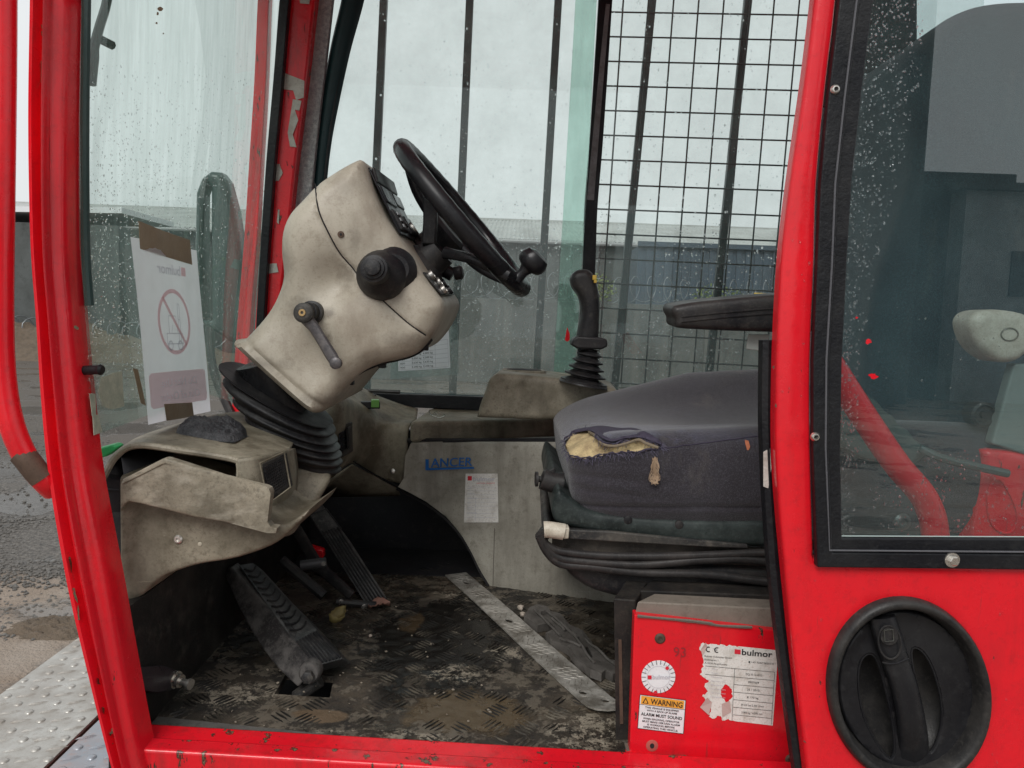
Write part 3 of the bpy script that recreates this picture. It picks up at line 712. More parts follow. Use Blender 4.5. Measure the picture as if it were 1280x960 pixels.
# five-bar tread pattern, real raised bars
b = MB(); pl = [(p.x, p.y) for p in fl_poly]; hl = [(p.x, p.y) for p in hole]; s = .046
C = []
for i in range(-22, 26):
    for j in range(-4, 26): C.append((i, j, i * s - .1, .95 + j * s))
CA = np.array([(c[2], c[3]) for c in C]); ok = inpoly(CA, pl) & (sdist(CA, pl) > .016) & ~inpoly(CA, hl) & (sdist(CA, hl) > .012)
for (i, j, cx, cy), k in zip(C, ok):
    if not k: continue
    a = R(52) if (i + j) % 2 else R(-38); d = Vector((math.cos(a), math.sin(a), 0)); q = Vector((-d.y, d.x, 0))
    for m_ in range(-2, 3):
        c = Vector((cx, cy, 0)) + q * m_ * .0078; Lh = .0165 - abs(m_) * .0012; hh = .0016 + .0007 * random.random(); z = fz(c.x, c.y) - .0002
        if noise.noise(Vector((c.x * 11, c.y * 11, 3))) < -.06: continue
        e = [c - d * Lh, c - q * .0019, c + d * Lh, c + q * .0019]; f = [c - d * Lh * .75, c - q * .0008, c + d * Lh * .75, c + q * .0008]
        b.loft([[Vector((p.x, p.y, z)) for p in e], [Vector((p.x, p.y, z + hh)) for p in f]])
bar_m = mat('worn_tread_bars', (.15, .13, .10), .45, metal=.25, dirt=(.018, .017, .015), amt=1, scale=11, lo=.38, hi=.52, bst=.3)
b.build('tread_bar', bar_m, FLOOR, kind='stuff', angle=50)
# crumbs and grit on the floor
b = MB()
for i in range(190):
    px, py = random.uniform(220, 770), random.uniform(745, 945); p = onz(px, py, ZF + .002)
    if not inpoly(np.array([(p.x, p.y)]), pl)[0] or noise.noise(Vector((p.x * 9, p.y * 9, 5))) < .0: continue
    r = random.uniform(.0007, .0024); rg = lambda k, h: [p + Vector((r * k * math.cos(a) * random.uniform(.6, 1.2), r * k * math.sin(a) * random.uniform(.6, 1.2), h * r)) for a in (0, 1.5, 3.1, 4.6)]
    b.loft([rg(1, -.3), rg(1.1, .4), rg(.4, .9)])
b.build('grit', mat('pale_grit', (.26, .22, .17), .8), kind='stuff', label='pale crumbs of grit strewn over the muddy cab floor', cat='grit', smooth=False)
b = MB(); P = [onz(192, 905, ZF), onz(475, 935, ZF), onz(775, 957, ZF)]
rings = [[p + Vector((0, -.008, .006)), p + Vector((0, .012, .006)), p + Vector((0, .012, -.01)), p + Vector((0, -.008, -.01))] for p in P]
b.loft(rings); part(b, 'floor_edge_strip', mat('grey_oily_strip', (.13, .125, .115), .5, dirt=(.03, .03, .03), amt=.7, scale=14), bevel=.002)

# --- dark front wall below the dash, kick panel, far recess
xk = -.505
b = MB(); b.box((xk - .012, 1.52, .98), (.010, .53, .115)); b.box((xk - .012, 1.68, 1.18), (.010, .37, .085)); part(b, 'kick_panel', mat('black_scuffed_panel', (.020, .019, .018), .42, dirt=(.085, .075, .065), amt=.7, scale=6, lo=.5, hi=.75))
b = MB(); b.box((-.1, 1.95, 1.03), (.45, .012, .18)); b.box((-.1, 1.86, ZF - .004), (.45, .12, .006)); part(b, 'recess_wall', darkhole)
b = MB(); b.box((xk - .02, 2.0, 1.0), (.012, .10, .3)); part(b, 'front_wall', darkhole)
# bracket with bolt at bottom of kick panel
b = MB(); b.prism([onx(172, 834, xk + .012), onx(205, 832, xk + .012), onx(222, 838, xk + .012), onx(228, 850, xk + .012), onx(218, 862, xk + .012), onx(196, 866, xk + .012), onx(178, 862, xk + .012)], (-.010, 0, 0)); BK = part(b, 'door_catch_plate', mat('dark_purple_plate', (.035, .028, .032), .35), bevel=.001)
pb = onx(218, 849, xk + .012); b = MB(); b.lathe(pb, (1, -.35, -.08), [(0, .013), (.004, .013), (.004, .010), (.012, .010), (.012, .0055), (.026, .0055), (.026, .008), (.031, .008)], 12); b.build('catch_bolt', boltm, BK)

# --- inner lining panel (far side) with wheel-arch opening
def Ylin(px): return lerp(1.76, 1.60, (px - 500) / 300)
out = [(505, 572), (512, 556), (600, 551), (700, 547), (800, 548), (800, 775), (762, 770), (690, 762), (650, 757), (628, 744), (612, 735), (600, 715), (588, 690), (574, 668), (556, 648), (532, 630), (512, 619), (496, 611), (503, 600)]
LN, o = relief('lining_panel', out, 1.70, .02, .004, lining, FL, sp=.012, fn=lambda x, z, d: -.28 * (x + .08) if True else 0)
# (the panel stands slightly askew: nearer the camera toward the seat)
def on_ln(px, py, l=.001): return LN.on(px, py, l)
b = MB(); b.tube([on_ln(618, 660), on_ln(617, 700), on_ln(616, 734)], .0007, 5); part(b, 'panel_seam', mat('faint_seam_grime', (.14, .12, .10), .8))
b = MB(); arch = cat([on_ln(x, y, .001) for x, y in ((496, 611), (512, 619), (532, 630), (556, 648), (574, 668), (588, 690), (600, 715), (612, 735))], 4); b.tube(arch, .003, 6); part(b, 'arch_edge_trim', darkhole)
# LANCER badge, cast letters
V, F, w = text2d('LANCER', True)
TL, TR, BR, BL_ = on_ln(540, 573, .002), on_ln(590, 571, .002), on_ln(588, 586, .002), on_ln(538, 588, .002)
b = MB()
def quadmap(c, u, v): return c[0].lerp(c[1], u).lerp(c[3].lerp(c[2], u), v)
def solid_text(b, txt, c, th, bold=True):
    V, F, w = text2d(txt, bold); n = Vector((c[1] - c[0])).cross(c[3] - c[0]).normalized(); 
    if n.y > 0: n = -n
    hmax = max(y for x, y in V); P = [quadmap(c, x / w, 1 - y / hmax) for x, y in V]
    b.add(P, F); b.add([p + n * th for p in P], F)
    from collections import Counter
    ec = Counter(); dr = {}
    for f in F:
        for i in range(len(f)): a, q = f[i], f[(i + 1) % len(f)]; ec[(min(a, q), max(a, q))] += 1
    for (a, q), k in ec.items():
        if k == 1: b.add([P[a], P[q], P[q] + n * th, P[a] + n * th], [(0, 1, 2, 3)])
solid_text(b, 'ANCER', (on_ln(539, 573, .006), on_ln(591, 571.5, .006), on_ln(590, 582, .006), on_ln(539, 584, .006)), .002, False)
b.prism([on_ln(x, y, .012) for x, y in ((532, 574), (536, 574), (536, 587.5), (532, 587.5))], (0, -.003, 0)); b.prism([on_ln(x, y, .009) for x, y in ((535.5, 585), (592, 583.5), (593, 585.5), (535.5, 587.5))], (0, -.003, 0))
part(b, 'name_badge', blue_p, smooth=False, label='raised blue lettering badge on the grey lining')
# service sticker on lining
c = [on_ln(582, 592, .0008), on_ln(622, 592, .0008), on_ln(623, 653, .0008), on_ln(580, 653, .0008)]
b = MB(); b.add(c, [(0, 1, 2, 3)]); st = part(b, 'service_sticker', sticker, smooth=False); d = Decal(*c, (0, -1, .05))
d.rect(.07, .05, .20, .14, red_ink); d.text('bulmor', .24, .15, .085, grey_ink, bold=True, maxw=.68); d.text('service record', .35, .205, .03, red_ink, maxw=.55)
for k in range(9): d.line(.07, .27 + k * .078, .95, .275 + k * .078, .0006, grey_ink)
d.line(.33, .5, .33, .97, .0006, grey_ink)
for k in range(6): d.line(.07, .30 + k * .1, .2 + .08 * (k % 3), .30 + k * .1, .0011, grey_ink)
d.done(st)

# ================================================================== rear (far side) window, cage, mesh
YW = 1.97
b = MB(); P = [at(x, y, YW) for x, y in ((395, -60), (398, 495), (1230, 540), (1230, -60))]
b.prism(P, (0, .005, 0)); part(b, 'far_window_pane', g_rear, smooth=False, label='rain spotted far side window')
# rubber frame of the far window
b = MB(); P = catY([(452, -60, YW - .01), (441, 0, YW - .01), (426, 60, YW - .01), (413, 125, YW - .01), (404, 180, YW - .01), (399, 240, YW - .01), (398, 320, YW - .01), (400, 400, YW - .01), (412, 460, YW - .01), (440, 490, YW - .01), (500, 499, YW - .01), (600, 503, YW - .01), (720, 508, YW - .01), (1010, 520, YW - .01)], 6)
b.tube(P, [.030 - .012 * min(1, i / 30) for i in range(len(P))], 8, flat=.6); part(b, 'far_window_seal', mat('dark_green_black_rubber', (.010, .032, .036), .4), angle=60)
b = MB(); P = catY([(447, 0, YW - .018), (432, 60, YW - .018), (419, 125, YW - .018), (409, 190, YW - .018), (405, 240, YW - .018)], 6); b.tube(P, .003, 6); part(b, 'seal_bead', seal)
b = MB(); P = [at(440, 492, YW - .03), at(600, 498, YW - .03), at(900, 512, YW - .03)]
b.loft([[p + Vector((0, 0, .004)), p + Vector((0, .02, .004)), p + Vector((0, .02, -.03)), p + Vector((0, 0, -.03))] for p in P]); part(b, 'window_bottom_rail', seal, bevel=.002)
# far pillar red and its neighbours
def strip(pts, w0, w1, Y, th, name, m, n=5, **k):
    """flat bar following pixel centreline pts at depth Y, widths in px"""
    c = cat([at(x, y, Y) for x, y in pts], n); N_ = len(c); rg = []
    for i, p in enumerate(c):
        t = (c[min(i + 1, N_ - 1)] - c[max(i - 1, 0)]).normalized(); q = t.cross(Vector((0, 1, 0))).normalized() * (lerp(w0, w1, i / (N_ - 1)) / FPX * Y / 2)
        rg.append([p - q, p + q, p + q + Vector((0, th, 0)), p - q + Vector((0, th, 0))])
    b = MB(); b.loft(rg); return b.build(name, m, k.pop('parent', FL), **{'bevel': .002, **k})
FPIL = strip([(392, -110), (379, -60), (373, 0), (363, 100), (352, 200), (343, 300), (336, 370), (330, 450), (326, 560)], 44, 26, 1.90, .05, 'far_pillar', red_mat('red_paint_far_pillar', .66, .7, False), bevel=.006)
strip([(410, -60), (404, 0), (394, 90), (386, 160), (378, 240), (372, 330)], 22, 22, 1.935, .02, 'foam_strip', speck, label='speckled grey foam strip beside the far pillar')
strip([(362, -60), (355, 0), (347, 100), (338, 200), (331, 300), (325, 400), (322, 480), (320, 570)], 12, 9, 1.88, .03, 'windscreen_seal', seal)
strip([(333, -60), (329, 0), (325, 100), (319, 200), (313, 300), (305, 400), (300, 480), (296, 580)], 13, 18, 2.06, .03, 'outer_flange', red_in)
# torn masking tape on the far pillar
tape_w = mat('torn_grey_tape', (.50, .48, .44), .7, dirt=(.25, .22, .19), amt=.7, scale=40, bst=1, bsc=120)
for pg in ([(343, 90), (350, 87), (357, 92), (381, 101), (379, 122), (370, 125), (366, 113), (344, 110)], [(366, 124), (377, 126), (375, 138), (368, 137), (372, 150), (366, 168), (370, 184), (362, 183), (359, 166), (363, 150)], [(337, 205), (350, 205), (353, 216), (349, 226), (338, 226)], [(347, 262), (350, 262), (349, 280), (346, 278)], [(334, 330), (345, 329), (347, 340), (336, 342)], [(374, -12), (388, -10), (386, 5), (375, 4)]):
    b = MB(); cxx = sum(p[0] for p in pg) / len(pg); cyy = sum(p[1] for p in pg) / len(pg); q = [at(x + random.uniform(-1, 1), y, 1.8985 - .001 * (i % 3)) for i, (x, y) in enumerate(pg)]
    b.prism(q, (0, .0008, 0)); b.build('torn_tape', tape_w, FPIL, smooth=False)
# cage bars behind the window
for i, (x0, x1) in enumerate(((479, 458), (587, 566), (698, 670), (816, 757 + 12), (936, 886), (1052, 995))):
    b = MB(); a, c = at(x0 + (x0 - x1) * .15, -72, 2.2), at(x1 - (x0 - x1) * .15, 552, 2.2)
    wv = Vector((.0105, 0, 0)); b.loft([[p - wv, p + wv, p + wv + Vector((0, .02, 0)), p - wv + Vector((0, .02, 0))] for p in (a, c)]); b.build('cage_bar', green_steel, FL, bevel=.002)
b = MB(); a, c = at(1300, 560, 2.21), at(400, 545, 2.21); b.tube([a, c], .016, 8); part(b, 'cage_rail', green_steel)
b = MB(); a, c = at(1300, -90, 2.21), at(400, -120, 2.21); b.tube([a, c], .016, 8); part(b, 'cage_rail', green_steel)
# sliding panes: green edge strip and dark meeting stile
b = MB(); q = [at(x, y, 1.945) for x, y in ((718, -60), (757, -60), (716, 480), (690, 480))]
q = [at(724, -60, 1.945), at(751, -60, 1.945), at(727, 340, 1.945), at(704, 468, 1.945)]
b.prism([at(723, -60, 1.945), at(749, -60, 1.945), at(733, 250, 1.945), at(718, 468, 1.945), at(692, 468, 1.945), at(705, 250, 1.945)], (0, .010, 0)); SE = part(b, 'sliding_pane_edge', g_edge, smooth=False, label='pale green edge strip of the sliding window')
b = MB(); b.prism([at(706, 425, 1.9435), at(709, 409, 1.9435), at(712, 417, 1.9435), at(712, 425, 1.9435), at(709, 427, 1.9435)], (0, -.0006, 0)); b.build('red_paint_fleck', red, SE, smooth=False)
strip([(760, -60), (757, 0), (746, 170), (739, 260), (736, 345), (728, 470)], 17, 15, 1.955, .018, 'meeting_stile', seal)
strip([(760, 5), (752, 90), (744, 180), (738, 250)], 5, 9, 1.953, .001, 'grey_strip', mat('mottled_grey_film', (.22, .22, .23), .7, dirt=(.10, .09, .09), amt=.8, scale=30))  # paler grey strip along the upper stile
# mesh guard
YM = 2.03
b = MB(); rw = .0022
def mesh_pt(i, j): # column i (from left), row j (from top)
    xt, xb = 779 + 31.4 * i, 755 + 30.2 * i; yl, yr = 15.3 + 30.8 * j, 19 + 31.4 * j
    py = lerp(yl, yr, i / 7.3); px = lerp(xt, xb, py / 350); return at(px, py, YM)
fr = [mesh_pt(-.75, -2.6), mesh_pt(9.2, -2.6), mesh_pt(9.2, 15.0), mesh_pt(-.75, 15.0)]
b.tube(fr + [fr[0]], .005, 6); MGO = part(b, 'mesh_guard', wire_m, label='dark welded wire mesh guard over the window')
for j in range(-2, 15):
    b = MB(); b.tube([mesh_pt(-.75, j), mesh_pt(4, j) + Vector((0, .0006 * math.sin(j * 3), 0)), mesh_pt(9.2, j)], rw, 6); b.build('wire', wire_m, MGO)
for i in range(0, 10):
    b = MB(); b.tube([mesh_pt(i, -2.6) + Vector((0, -.004, 0)), mesh_pt(i, 5) + Vector((0, -.004, 0)), mesh_pt(i, 15) + Vector((0, -.004, 0))], rw, 6); b.build('wire', wire_m, MGO)
# rear corner of the cab, seen through the side glass
b = MB(); b.prism([at(1042, -60, 1.98), at(1147, -60, 1.98), at(1147, 190, 1.98), at(1150, 620, 1.98), at(1010, 620, 1.98), at(1022, 190, 1.98)], (0, .05, 0)); part(b, 'rear_corner_post', green_steel, smooth=False, bevel=.004)

# rain on the panes (real drops)
def drops(name, parent, fn, n, r0, r1, nrm, seg=6):
    b = MB(); nrm = Vector(nrm).normalized(); e = nrm.cross(Vector((0, 0, 1))).normalized(); w = nrm.cross(e)
    for _ in range(n):
        q = fn()
        if q is None: continue
        p = q; r = lerp(r0, r1, random.random() ** 2.2); st = random.uniform(.9, 1.5); h = r * .6
        R_ = lambda k, hh: [p + e * r * k * math.cos(a) + w * r * k * st * math.sin(a) + nrm * hh for a in [2 * math.pi * i / seg for i in range(seg)]]
        b.loft([R_(1, -.0001), R_(.85, h * .55), R_(.45, h * .95)])
    return b.build(name, water_m, parent, kind='stuff', angle=80)
def f_rear():
    x, y = random.uniform(470, 985), 250 + 240 * random.random() ** .8
    if random.random() < .18: y = random.uniform(0, 260)
    elif noise.noise(Vector((x * .012, y * .012, 1))) < -.15: return None
    return at(x, y, YW - .0003)
FW = [o for o in FL.children if o.name.startswith('far_window_pane')][0]
drops('raindrops', FW, f_rear, 5200, .0007, .0030, (0, -1, 0))
def f_ws():
    x, y = random.uniform(110, 330), 60 + 440 * random.random() ** .6
    return at_ws(x, y, .0003)
drops('raindrops', WS, f_ws, 6500, .0004, .0017, (1, 0, 0), 5)

# --- things outside the windscreen: wiper, mirror
b = MB(); P = [at_ws(x, y, -.02) for x, y in ((140, -50), (134, 0), (124, 35), (118, 60), (113, 105))]; b.tube(cat(P, 4), [.006] * 13 + [.0075] * 4, 8); WP = part(b, 'wiper_arm', black)
b = MB(); q = at_ws(127, 50, -.018); b.lathe(q, (.2, 1, 0), [(-.004, .006), (.02, .006), (.022, .004)], 8); b.build('wiper_pivot', black, WP)
mirm = mat('dark_green_mirror_housing', (.03, .065, .06), .35, dirt=(.06, .07, .07), amt=.5)
MR_ = [(243, 400), (241, 320), (243, 240), (250, 222), (262, 213), (274, 214), (282, 225), (292, 262), (302, 330), (308, 420), (290, 430)]
rl, o = relief('mirror_housing', MR_, 2.15, .06, .02, mirm, FL, sp=.012, holes=[[(252, 400), (251, 320), (252, 240), (257, 226), (262, 232), (262, 320), (263, 400)]], label='dark green rear view mirror housing outside the windscreen')
b = MB(); b.tube(catY([(262, 400, 2.18), (266, 460, 2.1), (290, 520, 2.05)], 5), .012, 8); part(b, 'mirror_arm', black)

# --- roof, rear wall, rear post (mostly outside the frame)
b = MB(); b.box((.42, 1.5, 2.46), (1.15, .62, .035)); part(b, 'cab_roof', red_in, bevel=.01)
b = MB(); b.box((1.0, .915, 2.235), (.58, .014, .20)); part(b, 'cantrail_panel', red, bevel=.005)
b = MB(); b.box((.42, .885, 2.44), (1.15, .012, .05)); part(b, 'roof_fascia', red, bevel=.005)
b = MB(); b.box((1.42, 1.45, 1.25), (.02, .52, .42)); b.box((1.42, 1.0, 2.0), (.03, .04, .42)); b.box((1.42, 1.93, 2.0), (.03, .04, .42)); part(b, 'rear_wall', black, bevel=.003)
b = MB(); b.prism([at(1140, 380, 2.0), at(1500, 400, 2.0), at(1500, 760, 2.0), at(1000, 760, 2.0), at(1010, 540, 2.0)], (0, .02, 0)); part(b, 'far_side_lower_wall', darkhole, smooth=False)

# ================================================================== back ledge and consoles
# far ledge: padded top and lip
def slab(name, A, Bk, drop, m, bev=.008, seg=3, **k):
    """A: near edge points (left->right), Bk: far edge points, drop: thickness"""
    b = MB(); dz = Vector((0, 0, -drop)); b.loft([[a, c, c + dz, a + dz] for a, c in zip(A, Bk)]); return part(b, name, m, bevel=bev, bseg=seg, **k)
zl = 1.262
slab('ledge_top', [onz(512, 527, zl), onz(600, 526, zl), onz(705, 522, zl), onz(800, 522, zl)], [onz(545, 506, zl + .006), onz(610, 505, zl + .006), onz(700, 507, zl + .006), onz(790, 512, zl + .006)], .050, beige_dirty, .010)
b = MB(); P = [on_ln(x, 551, -.004) for x in (510, 600, 700, 790)]; b.tube(P, .006, 6); part(b, 'ledge_shadow_gap', darkhole)
# front corner console (behind the column) sloping down to the floor
def surf_grid(rows, th, name, m, n=6, bev=0, **k):
    """rows of world points (same length) lofted smoothly; solidified downward/backward by th vector"""
    R1 = [cat(r, n) for r in rows]; cols = list(zip(*R1)); cols = [cat(c, n) for c in cols]
    nr, nc = len(cols[0]), len(cols); V = [cols[j][i] for i in range(nr) for j in range(nc)]
    b = MB(); b.add(V, [(i * nc + j, i * nc + j + 1, (i + 1) * nc + j + 1, (i + 1) * nc + j) for i in range(nr - 1) for j in range(nc - 1)])
    o = part(b, name, m, angle=60, **k); md = o.modifiers.new('thick', 'SOLIDIFY'); md.thickness = th; md.offset = 0; return o
rows = [[at(405, 476, 1.86), at(440, 480, 1.88), at(468, 494, 1.90), at(500, 506, 1.92), at(522, 512, 1.93)],
        [at(400, 492, 1.70), at(430, 494, 1.74), at(455, 505, 1.80), at(488, 520, 1.83), at(520, 526, 1.84)],
        [at(398, 508, 1.60), at(425, 502, 1.60), at(446, 512, 1.70), at(475, 535, 1.77), at(511, 535, 1.77)],
        [at(396, 560, 1.58), at(424, 548, 1.60), at(445, 560, 1.70), at(475, 572, 1.77), at(509, 575, 1.77)],
        [at(396, 600, 1.60), at(412, 598, 1.62), at(440, 578, 1.72), at(470, 596, 1.78), at(503, 604, 1.78)]]
surf_grid(rows, .006, 'corner_console', beige_dirty, 5)
b = MB(); b.add([at(400, 606, 1.64), at(440, 580, 1.73), at(498, 611, 1.785), at(500, 618, 1.80), at(400, 620, 1.85)], [(0, 1, 2, 3, 4)]); o = part(b, 'console_lower_trim', beige_dirty); md = o.modifiers.new('t', 'SOLIDIFY'); md.thickness = .004
b = MB(); b.tube([at(442, 577, 1.70), at(470, 594, 1.768), at(500, 609, 1.768)], .0018, 6); part(b, 'console_seam', darkhole)
sc = at(491, 589, 1.762); b = MB(); b.lathe(sc, (0, -1, .1), [(0, .006), (.002, .006), (.003, .004)], 12); part(b, 'screw', boltm)
# rocker switch in corner console
b = MB(); b.prism([at(420, 535, 1.592), at(437, 528, 1.62), at(438, 566, 1.63), at(422, 575, 1.60)], (.002, .02, 0)); SW = part(b, 'switch_plate', blackd, bevel=.002)
b = MB(); b.prism([at(423, 542, 1.585), at(431, 538, 1.60), at(432, 562, 1.61), at(425, 567, 1.59)], (0, .02, 0)); b.build('rocker', gloss, SW, bevel=.002)
b = MB(); b.prism([at(432.5, 535, 1.60), at(435.5, 534, 1.605), at(436.5, 560, 1.615), at(433.5, 562, 1.61)], (0, .02, 0)); b.build('rocker', black, SW, bevel=.001)
# small things on the corner console
b = MB(); b.box(at(463, 506, 1.78), (.022, .012, .008), Matrix.Rotation(R(12), 3, 'Z')); o = b.build('lighter', gloss, bevel=.002, label='small black and green lighter lying on the far console behind the column', cat='lighter')
b = MB(); b.box(at(469, 504, 1.768), (.009, .0125, .0085), Matrix.Rotation(R(12), 3, 'Z')); b.build('green_band', mat('leaf_green_plastic', (.12, .30, .06), .4), o, bevel=.001)
b = MB(); q0 = [(548, 517), (541, 513), (536, 515), (541, 521), (550, 523), (556, 520), (549, 516), (543, 517), (547, 520)]
b.tube(cat([onz(x, y - 1, zl + .0025) for x, y in q0], 3), .0011, 6); b.build('paper_clip', boltm, label='bent silver paper clip on the far ledge left of the joystick console', cat='paper clip')
b = MB(); b.tube([at(455, 488, 1.90), at(500, 490, 1.90)], .0045, 8); b.tube([at(440, 492, 1.895), at(470, 494, 1.89)], .003, 8); b.build('pen', black, label='black pen lying at the foot of the far window', cat='pen')
b = MB(); b.tube(catY([(428, 486, 1.82), (440, 489, 1.81), (452, 486, 1.80), (446, 482, 1.82), (434, 484, 1.82)], 4), .004, 8); b.build('cable_offcut', mat('grey_cable', (.33, .32, .29), .6), label='short loop of grey cable on the console right of the column', cat='cable')

# joystick console
jc = sm([(596, 522), (600, 507), (607, 488), (611, 476), (618, 469), (630, 467), (690, 472), (745, 480), (768, 486), (775, 496), (778, 524), (700, 526)], 3, sharp=(0, 10))
JC, o = relief('joystick_console', jc, 1.62, .20, .012, beige_dirty, FL, sp=.006, skew=(0.012, .0), fn=lambda x, z, d: .003 * noise.noise(Vector((x * 14, z * 14, 1))))
zc = at(650, 468.5, 1.634).z
ch = onz(655, 464.5, zc); ch.z += .0005
b = MB(); b.lathe(ch, (0, 0, 1), [(-.004, .052), (.003, .050), (.0045, .046), (.002, .040), (-.03, .037)], 28, scale=(1, .85)); CH = part(b, 'cup_holder', beige_dirty)
b = MB(); b.lathe(ch + Vector((0, 0, .0035)), (0, 0, 1), [(0, .040), (.0012, .038)], 28, scale=(1, .85)); b.build('cup_well', darkhole, CH)
# joystick
jy = 1.62
J = [(714, 346), (720, 338), (730, 336), (738, 338), (745, 348), (750, 372), (750, 398), (746, 432), (722, 434), (724, 412), (728, 390), (724, 370), (716, 358)]
rl, JH = relief('joystick_handle', sm(J, 3), jy - .02, .045, .016, black, FL, sp=.005)
b = MB(); b.prism([at(x, y, jy - .03) for x, y in ((716, 424), (722, 420), (752, 422), (759, 424), (760, 433), (752, 437), (722, 436), (714, 431))], (0, .06, 0)); b.build('handle_flange', black, JH, bevel=.004, bseg=3)
b = MB(); b.box(at(743, 347, jy - .024), (.004, .004, .005)); b.box(at(744, 352, jy - .024), (.003, .004, .003)); b.build('thumb_button', mat('yellow_button', (.60, .40, .06), .4), JH, bevel=.001)
jb, jt = at(729, 481, jy), at(738, 436, jy); ax = (jt - jb); H = ax.length; prof = [(0, .052), (.004, .051)]
for k in range(5):
    h0 = H * (.06 + k * .19); r0 = .050 - k * .0058; prof += [(h0, r0), (h0 + .003, r0), (h0 + H * .13, r0 * .60), (h0 + H * .15, r0 * .60)]
prof += [(H, .020)]
b = MB(); b.lathe(jb, ax, prof, 28); part(b, 'joystick_boot', black, angle=50)

# load chart on the far window
c = [at(488, 418, YW - .0045), at(572, 406, YW - .0045), at(573, 468, YW - .0045), at(488, 474, YW - .0045)]
b = MB(); b.prism(c, (0, .0012, 0)); LC = b.build('load_chart', glass_mat('clear_plastic_pocket', (.80, .86, .85), .16, (.6, .66, .66)), smooth=False, label='load chart sheet in a clear pocket on the far window below the steering wheel', cat='chart')
c = [at(497, 422, YW - .006), at(561, 411, YW - .006), at(563, 460, YW - .006), at(498, 464, YW - .006)]
b = MB(); b.add(c, [(0, 1, 2, 3)]); o = b.build('chart_sheet', white_p, LC, smooth=False); d = Decal(*c, (0, -1, 0))
d.rect(.02, .04, .12, .16, red_ink); d.text('bulmor', .16, .17, .14, grey_ink, bold=True, maxw=.74)
for k in range(7): d.line(.02, .26 + k * .117, .97, .26 + k * .117, .0009, grey_ink)
for x in (.02, .28, .5, .72, .97): d.line(x, .26, x, .96, .0009, grey_ink)
for k, r in enumerate((('mm', 'kg', 'kg'), ('600', '4.000 kg', '4.000 kg'), ('700', '4.000 kg', '4.000 kg'), ('800', '3.630 kg', '3.630 kg'), ('900', '3.200 kg', '3.200 kg'))):
    for i, s_ in enumerate(r): d.text(s_, .04 + i * .22, .46 + k * .117, .05, ink, maxw=min(.19, .03 * len(s_)))
d.done(o)

# ================================================================== steering column
YC = 1.22
gr = (.10, .08, .062)
beige_col = stained_or_lit('grease_stained_beige', beige, [(at(x, y, YC), rx, rz, gr, a) for x, y, rx, rz, a in ((407, 427, .012, .018, .8), (412, 392, .015, .012, .6), (378, 386, .030, .025, .45), (436, 345, .022, .03, .45), (480, 372, .05, .018, .4), (395, 500, .05, .014, .5), (330, 455, .06, .014, .45), (505, 425, .05, .015, .45), (360, 330, .018, .04, .35), (432, 235, .03, .03, .25), (445, 300, .012, .03, .35))])
co = sm([(285, 432), (289, 425), (300, 423), (322, 398), (340, 370), (350, 345), (349, 315), (351, 288), (360, 266), (376, 248), (394, 228), (420, 209), (441, 197), (449, 196), (455, 206), (463, 235), (478, 268), (497, 296), (514, 321), (530, 347), (546, 368), (553, 381), (551, 395), (540, 417), (527, 434), (515, 444), (497, 450), (474, 455), (452, 464), (433, 479), (418, 497), (406, 511), (395, 518), (382, 517), (360, 500), (322, 466)], 4, sharp=(0, 1))
seam = [P2(x, y, YC) for x, y in sm([(394, 228), (398, 262), (410, 290), (424, 315), (441, 335), (450, 347), (474, 371), (490, 386), (508, 402), (520, 411), (533, 420)], 4, closed=False)]
flange = [P2(x, y, YC) for x, y in sm([(289, 427), (330, 463), (362, 492), (388, 512)], 4, closed=False)]
fl2 = [P2(x, y, YC) for x, y in sm([(300, 423), (340, 459), (372, 487), (400, 508)], 4, closed=False)]
def pdist(x, z, pl):
    best = 9
    for (a, b_), (c, d) in zip(pl, pl[1:]):
        ux, uz = c - a, d - b_; t = max(0, min(1, ((x - a) * ux + (z - b_) * uz) / (ux * ux + uz * uz + 1e-12)))
        best = min(best, math.hypot(x - a - t * ux, z - b_ - t * uz))
    return best
cA, cB, cC, cD_ = P2(400, 370, YC), P2(455, 395, YC), P2(390, 450, YC), P2(420, 260, YC)
def col_fn(x, z, d):
    y = -.018 * gauss(x, z, P2(385, 300, YC), .06) - .014 * gauss(x, z, cB, .05) + .026 * gauss(x, z, P2(418, 352, YC), .028) + .012 * gauss(x, z, P2(345, 395, YC), .03)
    y += .012 * gauss(x, z, cC, .03) - .006 * gauss(x, z, cD_, .04)
    q = pdist(x, z, seam); y += .003 * math.exp(-(q / .0022) ** 2)
    q = pdist(x, z, flange); q2 = pdist(x, z, fl2)
    y -= .007 * math.exp(-(q / .0075) ** 2)
    y += .003 * math.exp(-(q2 / .004) ** 2)
    return y
CL, COLM = relief('column_cover', co, YC, .255, .034, beige_col, FL, fn=col_fn, sp=.0031, skew=(.008, .008), world=False)
b = MB(); b.tube([CL.on(x, y, .0006) for x, y in sm([(394, 230), (398, 262), (410, 290), (424, 315), (441, 335), (450, 347), (474, 371), (490, 386), (508, 402), (520, 411), (532, 419)], 4, closed=False)], .0012, 5); b.build('seam', darkhole, COLM)
b = MB(); P = [at(x, y, YC + .045) for x, y in sm([(540, 424), (530, 436), (515, 445), (497, 450), (476, 455), (452, 465), (434, 479), (420, 496)], 4, closed=False)]; b.tube(P, .0022, 6); b.build('shell_joint', darkhole, COLM)
for x, y in ((531, 433), (478, 455), (438, 476)):
    b = MB(); b.box(at(x, y + 2, YC + .06), (.006, .006, .004)); b.build('shell_clip', black, COLM, bevel=.001)
q = CL.on(426, 293, 0); b = MB(); b.lathe(q, (0, -1, 0), [(-.002, .0055), (.0015, .005), (.002, .003)], 12); b.build('screw', rust, COLM)
